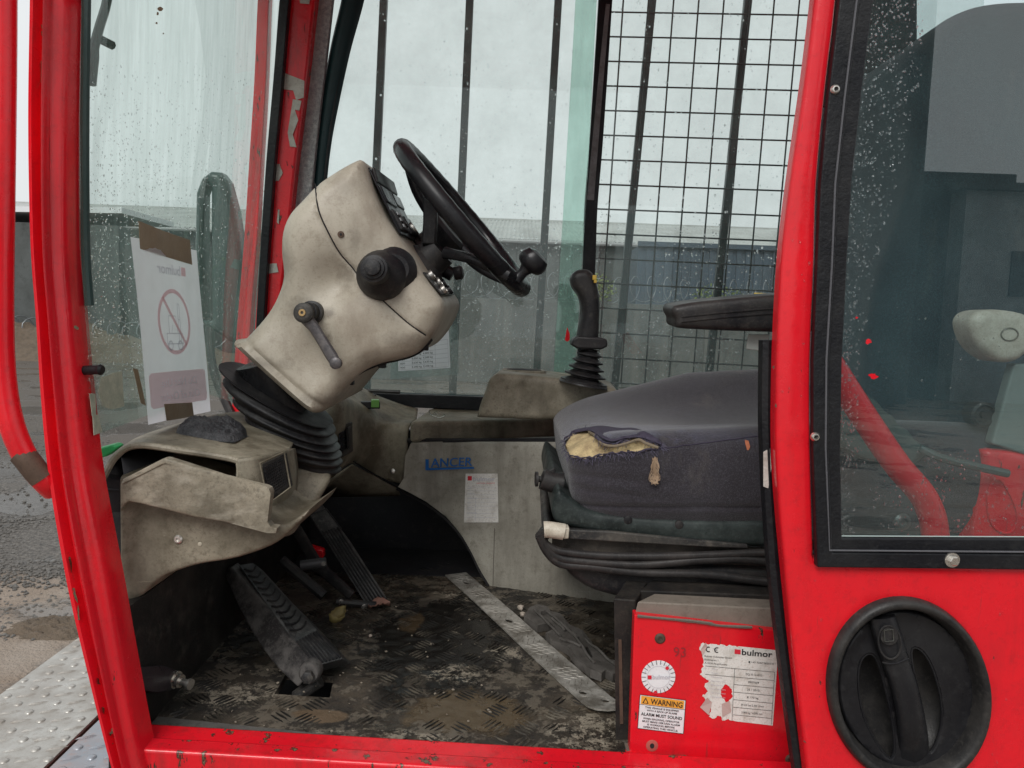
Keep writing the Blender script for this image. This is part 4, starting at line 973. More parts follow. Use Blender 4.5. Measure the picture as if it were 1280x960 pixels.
b = MB(); q = CL.on(426, 293, .0022); b.lathe(q, (0, -1, 0), [(0, .0022), (.0004, .002)], 6); b.build('screw_socket', darkhole, COLM)
# scuffs and stains as shallow smudges: in the plastic's own texture; lever and switch follow
# instrument face: built on the driver-facing wall of the cover. local frame: a along the wall (down right), y across
def face_pt(px, py, f, out=.003):   # f 0 near edge .. 1 far edge
    p = at(px, py, YC + .012); n = Vector((.80, 0, .60)); return p + Vector((.0085 * f, .235 * f, .008 * f)) + n * out
def face_quad(b, e0, e1, f0, f1, th=.004, lift=.0):
    P = [face_pt(*e0, f0, lift), face_pt(*e1, f0, lift), face_pt(*e1, f1, lift), face_pt(*e0, f1, lift)]; n = Vector((.80, 0, .60)) * th
    b.loft([P, [p + n for p in P]])
b = MB(); face_quad(b, (456, 206), (497, 292), .10, .86, .004, -.002); DP = part(b, 'display_panel', gloss, bevel=.003)
for (e0, e1, f0, f1, mm, nm) in (((457, 208), (463, 228), .12, .84, black, 'indicator_strip'), ((464, 232), (474, 254), .12, .48, gloss, 'display_lens'), ((464, 232), (472, 250), .52, .84, gloss, 'display_lens'), ((478, 262), (493, 288), .16, .42, black, 'key_pad'), ((480, 264), (494, 288), .52, .80, gloss, 'display_lens')):
    b = MB(); face_quad(b, e0, e1, f0, f1, .008 if nm != 'indicator_strip' else .006, .0025); b.build(nm, mm, DP, bevel=.0025, bseg=3)
for k in range(3):
    b = MB(); face_quad(b, (481 + k * 4, 266 + k * 8), (483 + k * 4, 270 + k * 8), .20, .38, .002, .0108); b.build('key', mat('pale_key_legend', (.30, .31, .32), .5), DP, bevel=.0005)
for k, f_ in enumerate((.30, .66)):
    c = face_pt(486 + k * 3, 277 + k * 4, f_, .011); b = MB(); b.lathe(c, (.8, 0, .6), [(0, .013), (.004, .013), (.004, .010), (.002, .0095)], 20); b.build('dial_bezel', steel if k else black, DP)
cfd = [face_pt(479, 263, .54, .0062), face_pt(493, 287, .54, .0062), face_pt(493, 287, .78, .0062), face_pt(479, 263, .78, .0062)]
# lower gauge cluster near the hub
b = MB(); face_quad(b, (526, 340), (550, 369), .08, .82, .003, -.001); GP = part(b, 'gauge_panel', black, bevel=.002)
for k in range(3):
    c = face_pt(530 + k * 8, 345 + k * 9.5, .26 + .08 * (k % 2), .002); b = MB(); b.lathe(c, (.8, 0, .6), [(0, .0095), (.006, .0095), (.006, .0078), (.003, .0074)], 18); b.build('gauge_ring', steel, GP)
    c = face_pt(530 + k * 8, 345 + k * 9.5, .60, .002); b = MB(); b.lathe(c, (.8, 0, .6), [(0, .008), (.006, .008), (.006, .005)], 14); b.build('warning_lamp', gloss, GP)
# black switch turret on the near side
q = CL.on(478, 345, -.006); q2 = CL.on(472, 322, 0)
axw = (Vector((-.035, -1, .12))).normalized()
b = MB(); b.lathe(q, axw, [(0, .037), (.003, .040), (.012, .039), (.024, .031), (.034, .023), (.040, .020)], 32); b.lathe(CL.on(492, 338, -.008), (.25, -1, .1), [(0, .036), (.004, .037), (.010, .033), (.02, .022)], 28); TW = part(b, 'switch_gaiter', black)
tp = q + axw * .038
b = MB(); b.lathe(tp, axw, [(0, .0195), (.004, .021), (.020, .0205), (.026, .0205), (.027, .017), (.031, .0165), (.032, .0125), (.038, .012), (.039, .010)], 28); b.build('switch_knob', rubber, TW)
# tilt lever
lq = CL.on(392, 391, -.004); b = MB(); b.lathe(lq, (-.1, -1, .05), [(0, .0185), (.012, .0185), (.013, .015), (.026, .0145)], 24); LV = part(b, 'tilt_lever', black)
la = lq + Vector((-.006, -.026, -.001)); b = MB(); b.lathe(la, (-.1, -1, .05), [(-.006, .0155), (.010, .0155), (.012, .013), (.013, .010)], 24); b.build('lever_hub', blackd, LV)
b = MB(); b.lathe(la, (-.1, -1, .05), [(.012, .0055), (.0145, .0055), (.0145, .0025), (.012, .0025)], 14); b.build('hub_screw', mat('brass', (.45, .30, .14), .35, metal=.8), LV)
le = at(420, 454, la.y - .004); P = [la + Vector((.002, -.002, -.008)), la.lerp(le, .3), la.lerp(le, .6), la.lerp(le, .86), le]
b = MB(); b.tube(P, [.0105, .0088, .0088, .0095, .0085], 8, flat=.55); b.lathe(le, (0, -1, 0), [(-.007, .007), (-.005, .0092), (.005, .0092), (.007, .006)], 12); b.build('lever_arm', mat('worn_dark_metal', (.075, .07, .075), .38, metal=.4, dirt=(.2, .18, .17), amt=.5, scale=70), LV)
# stains on the cover: smears of grease with a shape of their own
grease = mat('grease_smear', (.20, .165, .125), .6, dirt=(.34, .28, .21), amt=.9, scale=60)
# steering wheel
wc = at(580, 274, 1.42); nrm = Vector((.74, 0, .67)); dd = Vector((.67, 0, -.74)); ee = (Vector((0, 1, 0)) + nrm * .095).normalized()
ex_ = dd; n_ = ex_.cross(ee).normalized()
if n_.z < 0: n_ = -n_
RW = .164
b = MB(); P = [wc + RW * (math.cos(a) * ex_ + math.sin(a) * ee) for a in [2 * math.pi * k / 72 for k in range(72)]]; b.tube(P, [.0158 + .0006 * (k % 2) for k in range(72)], 14, closed=True); SWH = part(b, 'steering_wheel', gloss)
hub = wc - n_ * .062
b = MB(); b.lathe(hub - n_ * .05, n_, [(-.01, .041), (.022, .041), (.028, .034), (.05, .033), (.062, .039), (.075, .041), (.082, .036), (.085, .015)], 28); b.build('wheel_hub', black, SWH)
for (du, dv) in ((-1, -.18), (1, -.10), (.30, .95)):
    v = (ex_ * du + ee * dv).normalized(); a = hub + n_ * .022 + v * .028; c = wc + v * RW * .97; mid = a.lerp(c, .5) - n_ * .010
    P = cat([a, mid, c], 5); b = MB(); b.tube(P, [.013 - .005 * i / (len(P) - 1) for i in range(len(P))], 10, flat=.55); b.build('spoke', gloss, SWH)
b = MB(); P = [at(548, 250, 1.38), at(541, 275, 1.36), at(537, 300, 1.35)]
b.loft([[p + Vector((-.012, -.008, 0)), p + Vector((.012, -.008, 0)), p + Vector((.012, .012, 0)), p + Vector((-.012, .012, 0))] for p in (at(538, 246, 1.34), at(538, 278, 1.34), at(536, 306, 1.345))]); b.build('spoke', black, SWH, bevel=.003)
kb = wc + RW * (math.cos(-.5) * ex_ + math.sin(-.5) * ee); b = MB(); b.tube(cat([at(556, 316, 1.34), at(590, 324, 1.31), at(636, 345, 1.30)], 5), [.011, .010, .0095, .009, .009, .009, .009, .009, .009, .009, .009], 10, flat=.7); b.build('spoke', gloss, SWH)
kb = at(645, 350, 1.335); ka = Vector((.62, -.05, .72)).normalized()
b = MB(); b.lathe(kb, ka, [(0, .012), (.006, .010), (.018, .009), (.026, .012), (.030, .021), (.036, .0255), (.046, .0265), (.056, .022), (.060, .012), (.061, .004)], 24); b.build('spinner_knob', gloss, SWH)
# column stalk behind the hub
b = MB(); a, c = at(552, 322, 1.42), at(568, 345, 1.40); b.tube([at(545, 322, 1.40), at(556, 338, 1.40), at(566, 344, 1.40)], [.016, .013, .012], 14); b.lathe(at(568, 342, 1.40), (1, -.1, .2), [(0, .012), (.012, .013), (.016, .009)], 14); part(b, 'ignition_switch', black)
b = MB(); b.lathe(at(520, 340, 1.37), n_, [(0, .044), (.02, .042), (.028, .038), (.034, .032), (.06, .030)], 28); part(b, 'column_neck', black)

# bellows below the cover
b = MB()
cl = cat([at(347, 492, 1.335), at(356, 520, 1.34), at(370, 545, 1.345), at(385, 568, 1.35), at(396, 588, 1.36)], 8); nC = len(cl)
rings = []; K = 96
for k in range(K + 1):
    f = k / K; p = cl[min(int(f * (nC - 1)), nC - 2)].lerp(cl[min(int(f * (nC - 1)) + 1, nC - 1)], f * (nC - 1) % 1 if f < 1 else 1)
    ph = (f * 6.5) % 1; w = lerp(.108, .040, f ** 1.3) * (1 - .10 * (.5 - .5 * math.cos(2 * math.pi * ph)) - (.03 if f < .02 else 0)); tl = lerp(-.52, -.12, f)
    ux = Vector((math.cos(tl), 0, math.sin(tl))); rings.append([p + ux * w * (abs(math.cos(a)) ** .8 * (1 if math.cos(a) > 0 else -1)) + Vector((0, 1, 0)) * w * .95 * (abs(math.sin(a)) ** .8 * (1 if math.sin(a) > 0 else -1)) for a in [2 * math.pi * i / 40 for i in range(40)]])
b.loft(rings); part(b, 'column_bellows', rubber, angle=70)
b = MB(); b.tube([at(335, 450, 1.335), at(352, 500, 1.345), at(368, 520, 1.35)], [.055, .06, .05], 16); part(b, 'column_shaft_cover', gloss)

# ================================================================== dash pod (front left)
YD = 1.035
# main body: box like housing with rounded top and an open tray mouth facing the doorway
top = [[at(130, 592, 1.04), at(146, 568, 1.06), at(172, 556, 1.06), at(230, 563, 1.07), at(298, 574, 1.08), at(338, 570, 1.13), at(362, 562, 1.20)],
       [at(140, 578, 1.14), at(160, 557, 1.16), at(186, 545, 1.16), at(240, 545, 1.17), at(305, 552, 1.18), at(345, 553, 1.22), at(366, 556, 1.26)],
       [at(165, 560, 1.28), at(185, 545, 1.30), at(215, 534, 1.30), at(255, 528, 1.31), at(310, 530, 1.30), at(348, 540, 1.33), at(366, 550, 1.35)],
       [at(210, 545, 1.42), at(225, 534, 1.45), at(252, 524, 1.45), at(290, 517, 1.45), at(325, 517, 1.44), at(352, 530, 1.44), at(368, 548, 1.44)]]
surf_grid(top, .006, 'dash_top', beige_dirty, 6, label='dusty beige top of the dash pod')
# front rim of the mouth
b = MB(); P = cat([at(128, 600, 1.036), at(146, 570, 1.05), at(172, 557, 1.052), at(230, 564, 1.06), at(290, 574, 1.07), at(299, 582, 1.07), at(298, 606, 1.07)], 5); b.tube(P, .0045, 8); part(b, 'tray_mouth_rim', beige_worn)
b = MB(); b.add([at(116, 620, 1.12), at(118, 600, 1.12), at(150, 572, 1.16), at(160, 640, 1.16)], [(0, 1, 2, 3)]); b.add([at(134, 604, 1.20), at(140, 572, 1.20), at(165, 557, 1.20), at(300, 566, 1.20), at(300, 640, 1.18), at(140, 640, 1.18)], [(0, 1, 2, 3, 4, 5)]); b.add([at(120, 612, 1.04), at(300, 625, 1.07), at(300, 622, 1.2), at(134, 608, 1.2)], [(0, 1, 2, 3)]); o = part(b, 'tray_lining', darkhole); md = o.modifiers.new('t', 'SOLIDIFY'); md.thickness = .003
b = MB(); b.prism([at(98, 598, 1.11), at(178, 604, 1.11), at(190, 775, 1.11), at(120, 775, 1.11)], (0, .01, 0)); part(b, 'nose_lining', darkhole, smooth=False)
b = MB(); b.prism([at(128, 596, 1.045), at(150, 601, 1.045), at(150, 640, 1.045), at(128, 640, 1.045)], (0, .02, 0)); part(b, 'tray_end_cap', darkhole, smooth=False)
# right block with the square grille
rows = [[at(297, 574, 1.068), at(300, 610, 1.068), at(306, 655, 1.07)], [at(318, 571, 1.075), at(320, 610, 1.075), at(322, 652, 1.08)], [at(345, 566, 1.12), at(347, 600, 1.12), at(345, 640, 1.12)], [at(362, 561, 1.19), at(366, 590, 1.19), at(364, 625, 1.19)], [at(369, 560, 1.32), at(371, 590, 1.32), at(369, 620, 1.32)]]
surf_grid(rows, .006, 'dash_side', beige_dirty, 6)
b = MB(); b.prism([at(327, 580, 1.075), at(354, 567, 1.12), at(362, 609, 1.125), at(335, 628, 1.085)], (.002, .012, 0)); VG = part(b, 'speaker_grille', blackd, bevel=.002)
b = MB(); qd = [at(329.5, 584, 1.0735), at(353, 572, 1.1175), at(360, 607, 1.1225), at(337, 623, 1.0835)]
for k in range(11):
    f = (k + .5) / 11; b.tube([qd[0].lerp(qd[3], f), qd[1].lerp(qd[2], f)], .0007, 4); b.tube([qd[0].lerp(qd[1], f), qd[3].lerp(qd[2], f)], .0007, 4)
b.build('grille_wire', rubber, VG, kind='stuff')
b = MB(); b.tube([at(325, 579, 1.07), at(355, 565, 1.115), at(363, 609, 1.12), at(335, 630, 1.08), at(325, 579, 1.07)], .0012, 6); b.build('grille_frame', beige_dirty, VG)
# lower body of the pod
lb = sm([(148, 604), (165, 596), (300, 640), (335, 660), (352, 662), (378, 645), (372, 655), (352, 675), (330, 690), (292, 702), (245, 709), (205, 722), (186, 734), (172, 748), (156, 755), (148, 748), (149, 690)], 3, sharp=(0, 5, 6, 14))
LB, o = relief('dash_lower_panel', lb, YD, .16, .006, beige_dirty, FL, sp=.006, skew=(.01, .005), fn=lambda x, z, d: .22 * max(0, x + .40) + .012 * (1 / (1 + math.exp(-(x - P2(166, 650, YD)[0]) / .004))))
q = LB.on(223, 674, .0); b = MB(); b.lathe(q, (0, -1, .1), [(-.003, .0062), (.0015, .0062), (.003, .0045), (.003, .0025), (.001, .0022)], 16); part(b, 'screw', boltm)
q = LB.on(250, 680, .0); b = MB(); b.lathe(q, (0, -1, .1), [(-.003, .003), (.0008, .003), (.0012, .002)], 10); part(b, 'screw', mat('beige_cap', (.4, .36, .28), .5))

fo = [(150, 606), (153, 599), (202, 574), (206, 573), (211, 574), (327, 611), (332, 614), (334, 620), (330, 656), (334, 662), (342, 664), (341, 670), (330, 670), (240, 646), (176, 630), (160, 627), (154, 632), (150, 640)]
YF = 1.012
def flap_fn(x, z, d): return .28 * max(0, x + .42) + .0006 * noise.noise(Vector((x * 25, z * 25, 0)))
FP, o = relief('glovebox_flap', fo, YF, .014, .003, beige_worn, FL, sp=.005, fn=flap_fn, label='scuffed beige glovebox flap hanging open')
b = MB(); P = [FP.on(x, y, .0005) for x, y in ((153, 604), (203, 579), (208, 578), (324, 616), (328, 622), (325, 656))]; b.tube(P, .0016, 6); b.build('moulded_rim', beige_worn, o)
q = FP.on(316, 625, 0); b = MB(); b.lathe(q, (0, -1, .1), [(-.002, .005), (.001, .005), (.002, .003)], 14); b.build('rivet', beige_worn, o)
b = MB(); P = [FP.on(x, y, .001) for x, y in ((333, 622), (329, 655), (336, 664), (340, 658))]; b.tube(cat(P, 4), .0022, 6); b.build('torn_edge', mat('torn_pale_plastic', (.62, .60, .54), .45), o)
# corner bracket right of flap
b = MB(); b.prism([at(342, 662, 1.085), at(350, 636, 1.12), at(377, 642, 1.15), at(355, 668, 1.10)], (0, .003, -.002)); part(b, 'flap_bracket', mat('oily_bracket', (.15, .14, .11), .35, dirt=(.06, .05, .04), amt=.7, scale=40), bevel=.001)
b = MB(); b.tube([at(378, 641, 1.148), at(365, 658, 1.12), at(350, 671, 1.09)], .0016, 6); part(b, 'bracket_edge', steel)
# lower column housing down to the pedals
b = MB(); r_ = []
for (x0, x1, y, ya, yb) in ((350, 412, 585, 1.30, 1.46), (352, 415, 600, 1.30, 1.48), (345, 400, 625, 1.28, 1.46), (335, 380, 650, 1.26, 1.42), (330, 365, 672, 1.26, 1.38)):
    r_.append([at(x0, y, ya), at(x1, y - 2, ya + .02), at(x1, y - 2, yb), at(x0, y, yb)])
b.loft(r_); part(b, 'column_foot_housing', beige_dirty, bevel=.012, bseg=4)
# black lump on the dash
lo = []
LC_ = onz(270, 538, 1.268); c = at(270, 540, 1.20); b = MB(); n = 44
V = []
for j in range(n + 1):
    for i in range(n + 1):
        u, v = 2 * i / n - 1, 2 * j / n - 1; d = max(0, 1 - (u * u + v * v) * (1 + .25 * math.sin(3 * math.atan2(v, u) + .6)))
        h = d ** .45 * (.60 + .25 * u * (-1) + .22 * noise.noise(Vector((u * 1.6, v * 2.2, 4)))) + (.10 * noise.noise(Vector((u * 5, v * 5, 1))) + .05 * noise.noise(Vector((u * 11, v * 11, 2)))) * min(1, d * 4)
        V.append(c + Vector((u * .050, v * .058, h * .044 - .005 - .0006 * u)))
b.add(V, [(j * (n + 1) + i, j * (n + 1) + i + 1, (j + 1) * (n + 1) + i + 1, (j + 1) * (n + 1) + i) for j in range(n) for i in range(n)])
b.build('rubber_lump', mat('pitted_black_rubber', (.030, .030, .034), .42, dirt=(.11, .11, .115), amt=.6, scale=25, bst=1, bsc=260, bd=.004, spots=(150, .64, (.008, .008, .008))), label='pitted lump of black rubber lying on the dash pod', cat='rubber lump')
# green scrap by the windscreen
b = MB(); b.prism([at(118, 562, 1.02), at(140, 556, 1.02), at(147, 559, 1.02), at(132, 571, 1.02), at(118, 574, 1.02)], (0, .02, .001)); b.build('green_scrap', mat('bright_green_plastic', (.02, .42, .12), .4), bevel=.002, label='bright green plastic scrap wedged between red pillar and dash', cat='plastic scrap')
# knob sticking out of the pillar
b = MB(); b.tube([at(104, 463, .965), at(123, 462, .962)], .006, 10); b.lathe(at(122, 462, .962), (1, -.1, 0), [(0, .0062), (.004, .0072), (.007, .005)], 12); part(b, 'door_stop', gloss)

# ================================================================== pedals
def pedal(name, pts_l, pts_r, th, m, label, **k):
    b = MB(); rg = []
    for a, c in zip(pts_l, pts_r):
        n = (c - a).cross(Vector((0, .3, -1))).normalized(); rg.append([a, c, c + th, a + th])
    b.loft(rg); return part(b, name, m, label=label, bevel=.003, bseg=3, **k)
padm = mat('ribbed_pedal_rubber', (.038, .040, .040), .45, dirt=(.16, .155, .15), amt=.65, scale=12, lo=.45, hi=.62)
pedm = mat('scuffed_pedal_body', (.030, .028, .028), .5, dirt=(.105, .098, .092), amt=.85, scale=14, lo=.46, hi=.56)
# accelerator: top surface between left edge and right edge
LT = [at(288, 712, 1.36), at(320, 762, 1.29), at(352, 808, 1.215), at(372, 842, 1.17)]
CT_ = [at(298, 706, 1.365), at(332, 754, 1.295), at(366, 800, 1.225), at(392, 833, 1.18)]
RT = [at(316, 703, 1.40), at(354, 745, 1.35), at(394, 785, 1.28), at(429, 823, 1.215)]
thv = Vector((.006, .030, -.022))
b = MB(); b.loft([[a, c, c + thv * 1.2, a + thv] for a, c in zip(CT_, RT)]); PD = part(b, 'accelerator_pedal', padm, label='long ribbed black accelerator pedal', bevel=.002)
SD = [at(281, 716, 1.35), at(305, 770, 1.27), at(340, 826, 1.195), at(369, 862, 1.16), at(384, 864, 1.16), at(404, 846, 1.17)]
side = cat([at(286, 708, 1.358), at(330, 757, 1.288), at(366, 803, 1.218), at(392, 836, 1.172)], 4)
low = cat([at(281, 722, 1.355), at(306, 776, 1.283), at(340, 828, 1.214), at(372, 860, 1.170)], 4)
b = MB(); b.loft([[a, c, c + Vector((.006, .03, 0)), a + Vector((.006, .03, 0))] for a, c in zip(side, low)]); b.build('pedal_side', pedm, PD, bevel=.004, bseg=3)
pb = at(385, 846, 1.162); b = MB(); b.lathe(pb + Vector((0, .03, 0)), (0, -1, .1), [(0, .017), (.022, .017), (.026, .014)], 20); b.build('pivot_boss', pedm, PD)
b = MB(); b.lathe(pb, (0, -1, .1), [(-.006, .010), (.006, .010), (.008, .0065)], 6); b.build('pivot_bolt', blackd, PD)
b = MB()
nn = (CT_[3] - CT_[0]).cross(RT[0] - CT_[0]).normalized(); nn = -nn if nn.z < 0 else nn
def padpt(u, v, l=0):
    f = v * 3; i = min(int(f), 2); g = f - i; return CT_[i].lerp(CT_[i + 1], g).lerp(RT[i].lerp(RT[i + 1], g), u) + nn * l
for k in range(11):
    v = .05 + k * .055; P = [padpt(u, v + .045 * math.sin(u * math.pi) - .02, .0012) for u in (.12, .3, .5, .7, .88)]; b.tube(P, .0022, 6, flat=.8)
for k in range(8):
    u = .08 + k * .12; b.tube([padpt(u, .70, .0012), padpt(u, .99, .0012)], .0020, 6)
b.build('pad_rib', rubber, PD, kind='stuff')
b = MB(); b.tube([at(400, 850, 1.20), at(370, 872, 1.20)], .012, 8); part(b, 'pedal_mount', blackd, bevel=.002)
# middle pedal
A_ = [at(379, 632, 1.66), at(410, 680, 1.62), at(458, 757, 1.555)]; B_ = [at(398, 624, 1.68), at(436, 674, 1.64), at(484, 748, 1.575)]
b = MB(); b.loft([[a, c, c + Vector((0, .02, -.012)), a + Vector((0, .02, -.012))] for a, c in zip(A_, B_)]); P2D = part(b, 'brake_pedal', padm, label='long dark brake pedal with worn ribbed tread', bevel=.002)
b = MB(); n2 = (A_[2] - A_[0]).cross(B_[0] - A_[0]).normalized(); n2 = -n2 if n2.z < 0 else n2
for k in range(6):
    u = .12 + k * .15; f0 = A_[1].lerp(B_[1], u); b.tube([A_[0].lerp(A_[1], .7).lerp(B_[0].lerp(B_[1], .7), u) + n2 * .001, A_[2].lerp(A_[1], .02).lerp(B_[2].lerp(B_[1], .02), u) + n2 * .001], .0022, 6)
b.build('pad_rib', rubber, P2D, kind='stuff')
b = MB(); c4 = [A_[0].lerp(A_[1], .25), B_[0].lerp(B_[1], .25), B_[0].lerp(B_[1], .75), A_[0].lerp(A_[1], .75)]; c4 = [p + n2 * .002 for p in c4]; b.tube(c4 + [c4[0]], .0018, 6); b.build('pad_frame', rubber, P2D)
b = MB(); b.tube([at(370, 660, 1.60), at(395, 705, 1.56), at(440, 745, 1.53)], [.012, .014, .010], 8, flat=.6); b.tube([at(352, 700, 1.50), at(405, 745, 1.48)], .011, 8); b.tube([at(420, 752, 1.52), at(470, 756, 1.54)], .007, 8); part(b, 'pedal_linkage', black)
b = MB(); b.tube([at(376, 707, 1.47), at(408, 703, 1.47)], .010, 10, flat=.5); BT = part(b, 'clevis_pin', mat('dark_oily_steel', (.13, .13, .135), .35, metal=.7))
b = MB(); b.lathe(at(405, 704, 1.465), (0, -1, 0), [(0, .0045), (.004, .0045)], 10); b.build('pin_end', steel, BT)
b = MB(); b.prism([at(383, 682, 1.60), at(404, 688, 1.60), at(404, 698, 1.60), at(386, 696, 1.60)], (0, .02, 0)); part(b, 'red_linkage_arm', red_in, bevel=.003)
for k, (x, y, Y) in enumerate(((440, 756, 1.53), (455, 758, 1.53), (426, 752, 1.52))):
    b = MB(); b.lathe(at(x, y, Y), (.4, -1, 0), [(-.01, .006), (.003, .006), (.004, .003)], 8); part(b, 'linkage_bolt', steel if k else blackd)

# ================================================================== seat
xL = P2(707, 600, 1.15)[0]; xR = .74
yN, yF = 1.135, 1.63; zB, zT = 1.190, 1.345
NX, NY, NZ = 150, 104, 42
def cush(u, v, w):
    """u,v,w in 0..1 on the unit cube surface -> world"""
    x = lerp(xL, xR, u); y = lerp(yN, yF, v); z = lerp(zB, zT, w); r = .062
    rx = .085
    cx = min(max(x, xL + rx), xR - .02); cy = min(max(y, yN + .036), yF - .05); cz = min(max(z, zB + .05), zT - .034)
    dx, dy, dz = (x - cx) / rx, (y - cy) / (.036 if y < cy else .05), (z - cz) / (.05 if z < cz else .034)
    m = max(abs(dx), abs(dy), abs(dz)); L_ = math.sqrt(dx * dx + dy * dy + dz * dz)
    if L_ > 1e-9: k = m / L_; dx, dy, dz = dx * k, dy * k, dz * k
    X = cx + dx * rx; Y_ = cy + dy * (.036 if y < cy else .05); Z = cz + dz * (.05 if z < cz else .034)
    t = max(0, (X - xL) / .3)
    # top rises toward the back, far bolster high, pan between bolsters dished
    if w > 0:
        up = (Z - zB) / (zT - zB); lift = -.022 + .026 * min(t, 1.5)
        bol = math.exp(-((Y_ - 1.56) / .080) ** 2); lift += bol * .058 * min(1, t * 1.1) ** .9
        pan = math.exp(-((Y_ - 1.36) / .085) ** 2); lift -= pan * .020 * min(1, t * 1.3)
        nb = math.exp(-((Y_ - 1.16) / .04) ** 2); lift += nb * .004
        Z += up * lift
    # nose slants back toward the base, face billows between seams
    X += .020 * ((1 - (Z - zB) / (zT - zB)) ** 2) if X < xL + .1 else 0
    Y_ -= .008 * math.sin(math.pi * min(1, max(0, (Z - zB - .02) / .12))) * (1 if Y_ < 1.2 else 0)
    if Y_ < 1.18:
        Y_ += .005 * math.exp(-((Z - 1.222 - .01 * t) / .0035) ** 2) + .006 * math.exp(-((Z - 1.270 + .012 * t) / .007) ** 2) * max(0, 1 - t * 1.4) + .004 * math.exp(-((Z - 1.250 + .02 * t) / .005) ** 2) * max(0, 1 - t * 1.2) + .0025 * noise.noise(Vector((X * 9, Z * 14, 2)))
        Z += .002 * noise.noise(Vector((X * 12, Z * 10, 7)))
    Z -= .012 * (1 - min(1, t)) * 0
    return Vector((X, Y_, Z))
V = []; idx = {}; F = []
def cv(i, j, k):
    if (i, j, k) not in idx: idx[(i, j, k)] = len(V); V.append(cush(i / NX, j / NY, k / NZ))
    return idx[(i, j, k)]
for i in range(NX):
    for k in range(NZ): F.append((cv(i, 0, k), cv(i + 1, 0, k), cv(i + 1, 0, k + 1), cv(i, 0, k + 1))); F.append((cv(i, NY, k), cv(i, NY, k + 1), cv(i + 1, NY, k + 1), cv(i + 1, NY, k)))
    for j in range(NY): F.append((cv(i, j, NZ), cv(i + 1, j, NZ), cv(i + 1, j + 1, NZ), cv(i, j + 1, NZ))); F.append((cv(i, j, 0), cv(i, j + 1, 0), cv(i + 1, j + 1, 0), cv(i + 1, j, 0)))
for j in range(NY):
    for k in range(NZ): F.append((cv(0, j, k), cv(0, j, k + 1), cv(0, j + 1, k + 1), cv(0, j + 1, k))); F.append((cv(NX, j, k), cv(NX, j + 1, k), cv(NX, j + 1, k + 1), cv(NX, j, k + 1)))
tear = sm([(705, 553), (711, 545), (718, 539), (731, 536), (742, 541), (749, 551), (762, 555), (777, 552), (788, 546), (800, 545), (812, 552), (823, 554), (825, 560), (800, 565), (777, 566), (753, 569), (736, 573), (718, 572), (708, 565)], 4)
PV = np.array([proj(v) for v in V])
cam_near = np.array([v.y < 1.30 for v in V])
tq = inpoly(PV, tear) & cam_near
tj = PV + np.array([[noise.noise(v * 260) * 3.4, noise.noise(v * 260 + Vector((5, 5, 5))) * 3.4] for v in V])
tin = inpoly(tj, tear) & cam_near
keep = [f for f in F if not (sum(tin[i] for i in f) >= 3)]
b = MB(); b.add(V, keep); ST = part(b, 'seat_cushion', stained_or_lit('top_lit_seat_fabric', fabric, [(at(x, y, 1.25), rx, rz, (.085, .088, .135), a) for x, y, rx, rz, a in ((760, 528, .10, .030, .75), (715, 535, .05, .05, .5), (860, 530, .12, .018, .4))]), angle=80, label='charcoal fabric seat cushion with a torn front corner')  # bluish patches paint the light on the cushion top into the cloth
# foam under the tear: the same skin set 7 mm deeper
dq = sdist(PV, tear); ctr = Vector((.30, 1.40, 1.27)); fi = {}; b = MB(); FV = []; FF = []
near_t = (inpoly(PV, tear) | (dq < 5)) & cam_near
for f in F:
    if all(near_t[i] for i in f):
        for i in f:
            if i not in fi:
                v = V[i]; dpt = min(1, dq[i] / 7) if inpoly(PV[i:i + 1], tear)[0] else 0
                fi[i] = len(FV); FV.append(v + (ctr - v).normalized() * (.005 + .011 * dpt + .0030 * noise.noise(v * 45) + .0022 * noise.noise(v * 150)))
        FF.append(tuple(fi[i] for i in f))
b.add(FV, FF); b.build('foam_padding', foam, ST, angle=80)
# rolled torn edge, loose flap, threads
def cush_hit(px, py):
    d = np.hypot(PV[:, 0] - px, PV[:, 1] - py) + np.where(cam_near, 0, 1e6); ii = np.argsort(d)[:5]; w = 1 / (d[ii] + .3); w /= w.sum()
    return Vector((0, 0, 0)) + sum((V[i] * float(q) for i, q in zip(ii, w)), Vector((0, 0, 0)))
edge = [cush_hit(*p) for p in tear]; frm = mat('frayed_fabric_edge', (.035, .028, .05), .95, dirt=(.07, .06, .09), amt=.6, scale=120, bst=1, bsc=600)
b = MB(); b.tube([p + Vector((0, -.0015, .001)) + Vector((random.uniform(-1, 1), 0, random.uniform(-1, 1))) * .0016 for p in edge], [.0013 * random.uniform(.4, 1.6) for _ in edge], 6, closed=True); b.build('torn_edge', frm, ST)
fl_top = [cush_hit(*p) for p in ((716, 532), (735, 529), (752, 530), (775, 536), (790, 535), (806, 540), (822, 549))]
fl_bot = [cush_hit(*p) for p in ((716, 539), (736, 538), (749, 546), (764, 551), (780, 548), (802, 546), (826, 555))]
b = MB(); rows = [[p + Vector((0, -.0003, .0003)) for p in fl_top], [a.lerp(c, .5) + Vector((0, -.003, .003 + random.uniform(-.001, .001))) for a, c in zip(fl_top, fl_bot)], [p + Vector((0, -.005 - random.random() * .003, random.uniform(-.0022, .0022))) for p in fl_bot]]
sg = surf_grid(rows, .0016, 'torn_flap', frm, 4); sg.parent = ST; sg.location = ORG[sg.name] - ORG[ST.name]
b = MB(); P = [p + Vector((0, -.008, -.0015)) for p in [cush_hit(*q) for q in ((735, 538), (744, 543), (751, 552), (766, 556), (784, 552), (797, 547), (806, 552), (822, 557))]]
b.tube(cat(P, 4), .0022, 6, flat=.5); b.build('foam_lining', mat('brown_foam_backing', (.20, .16, .11), .9, bst=1), ST)
b = MB()
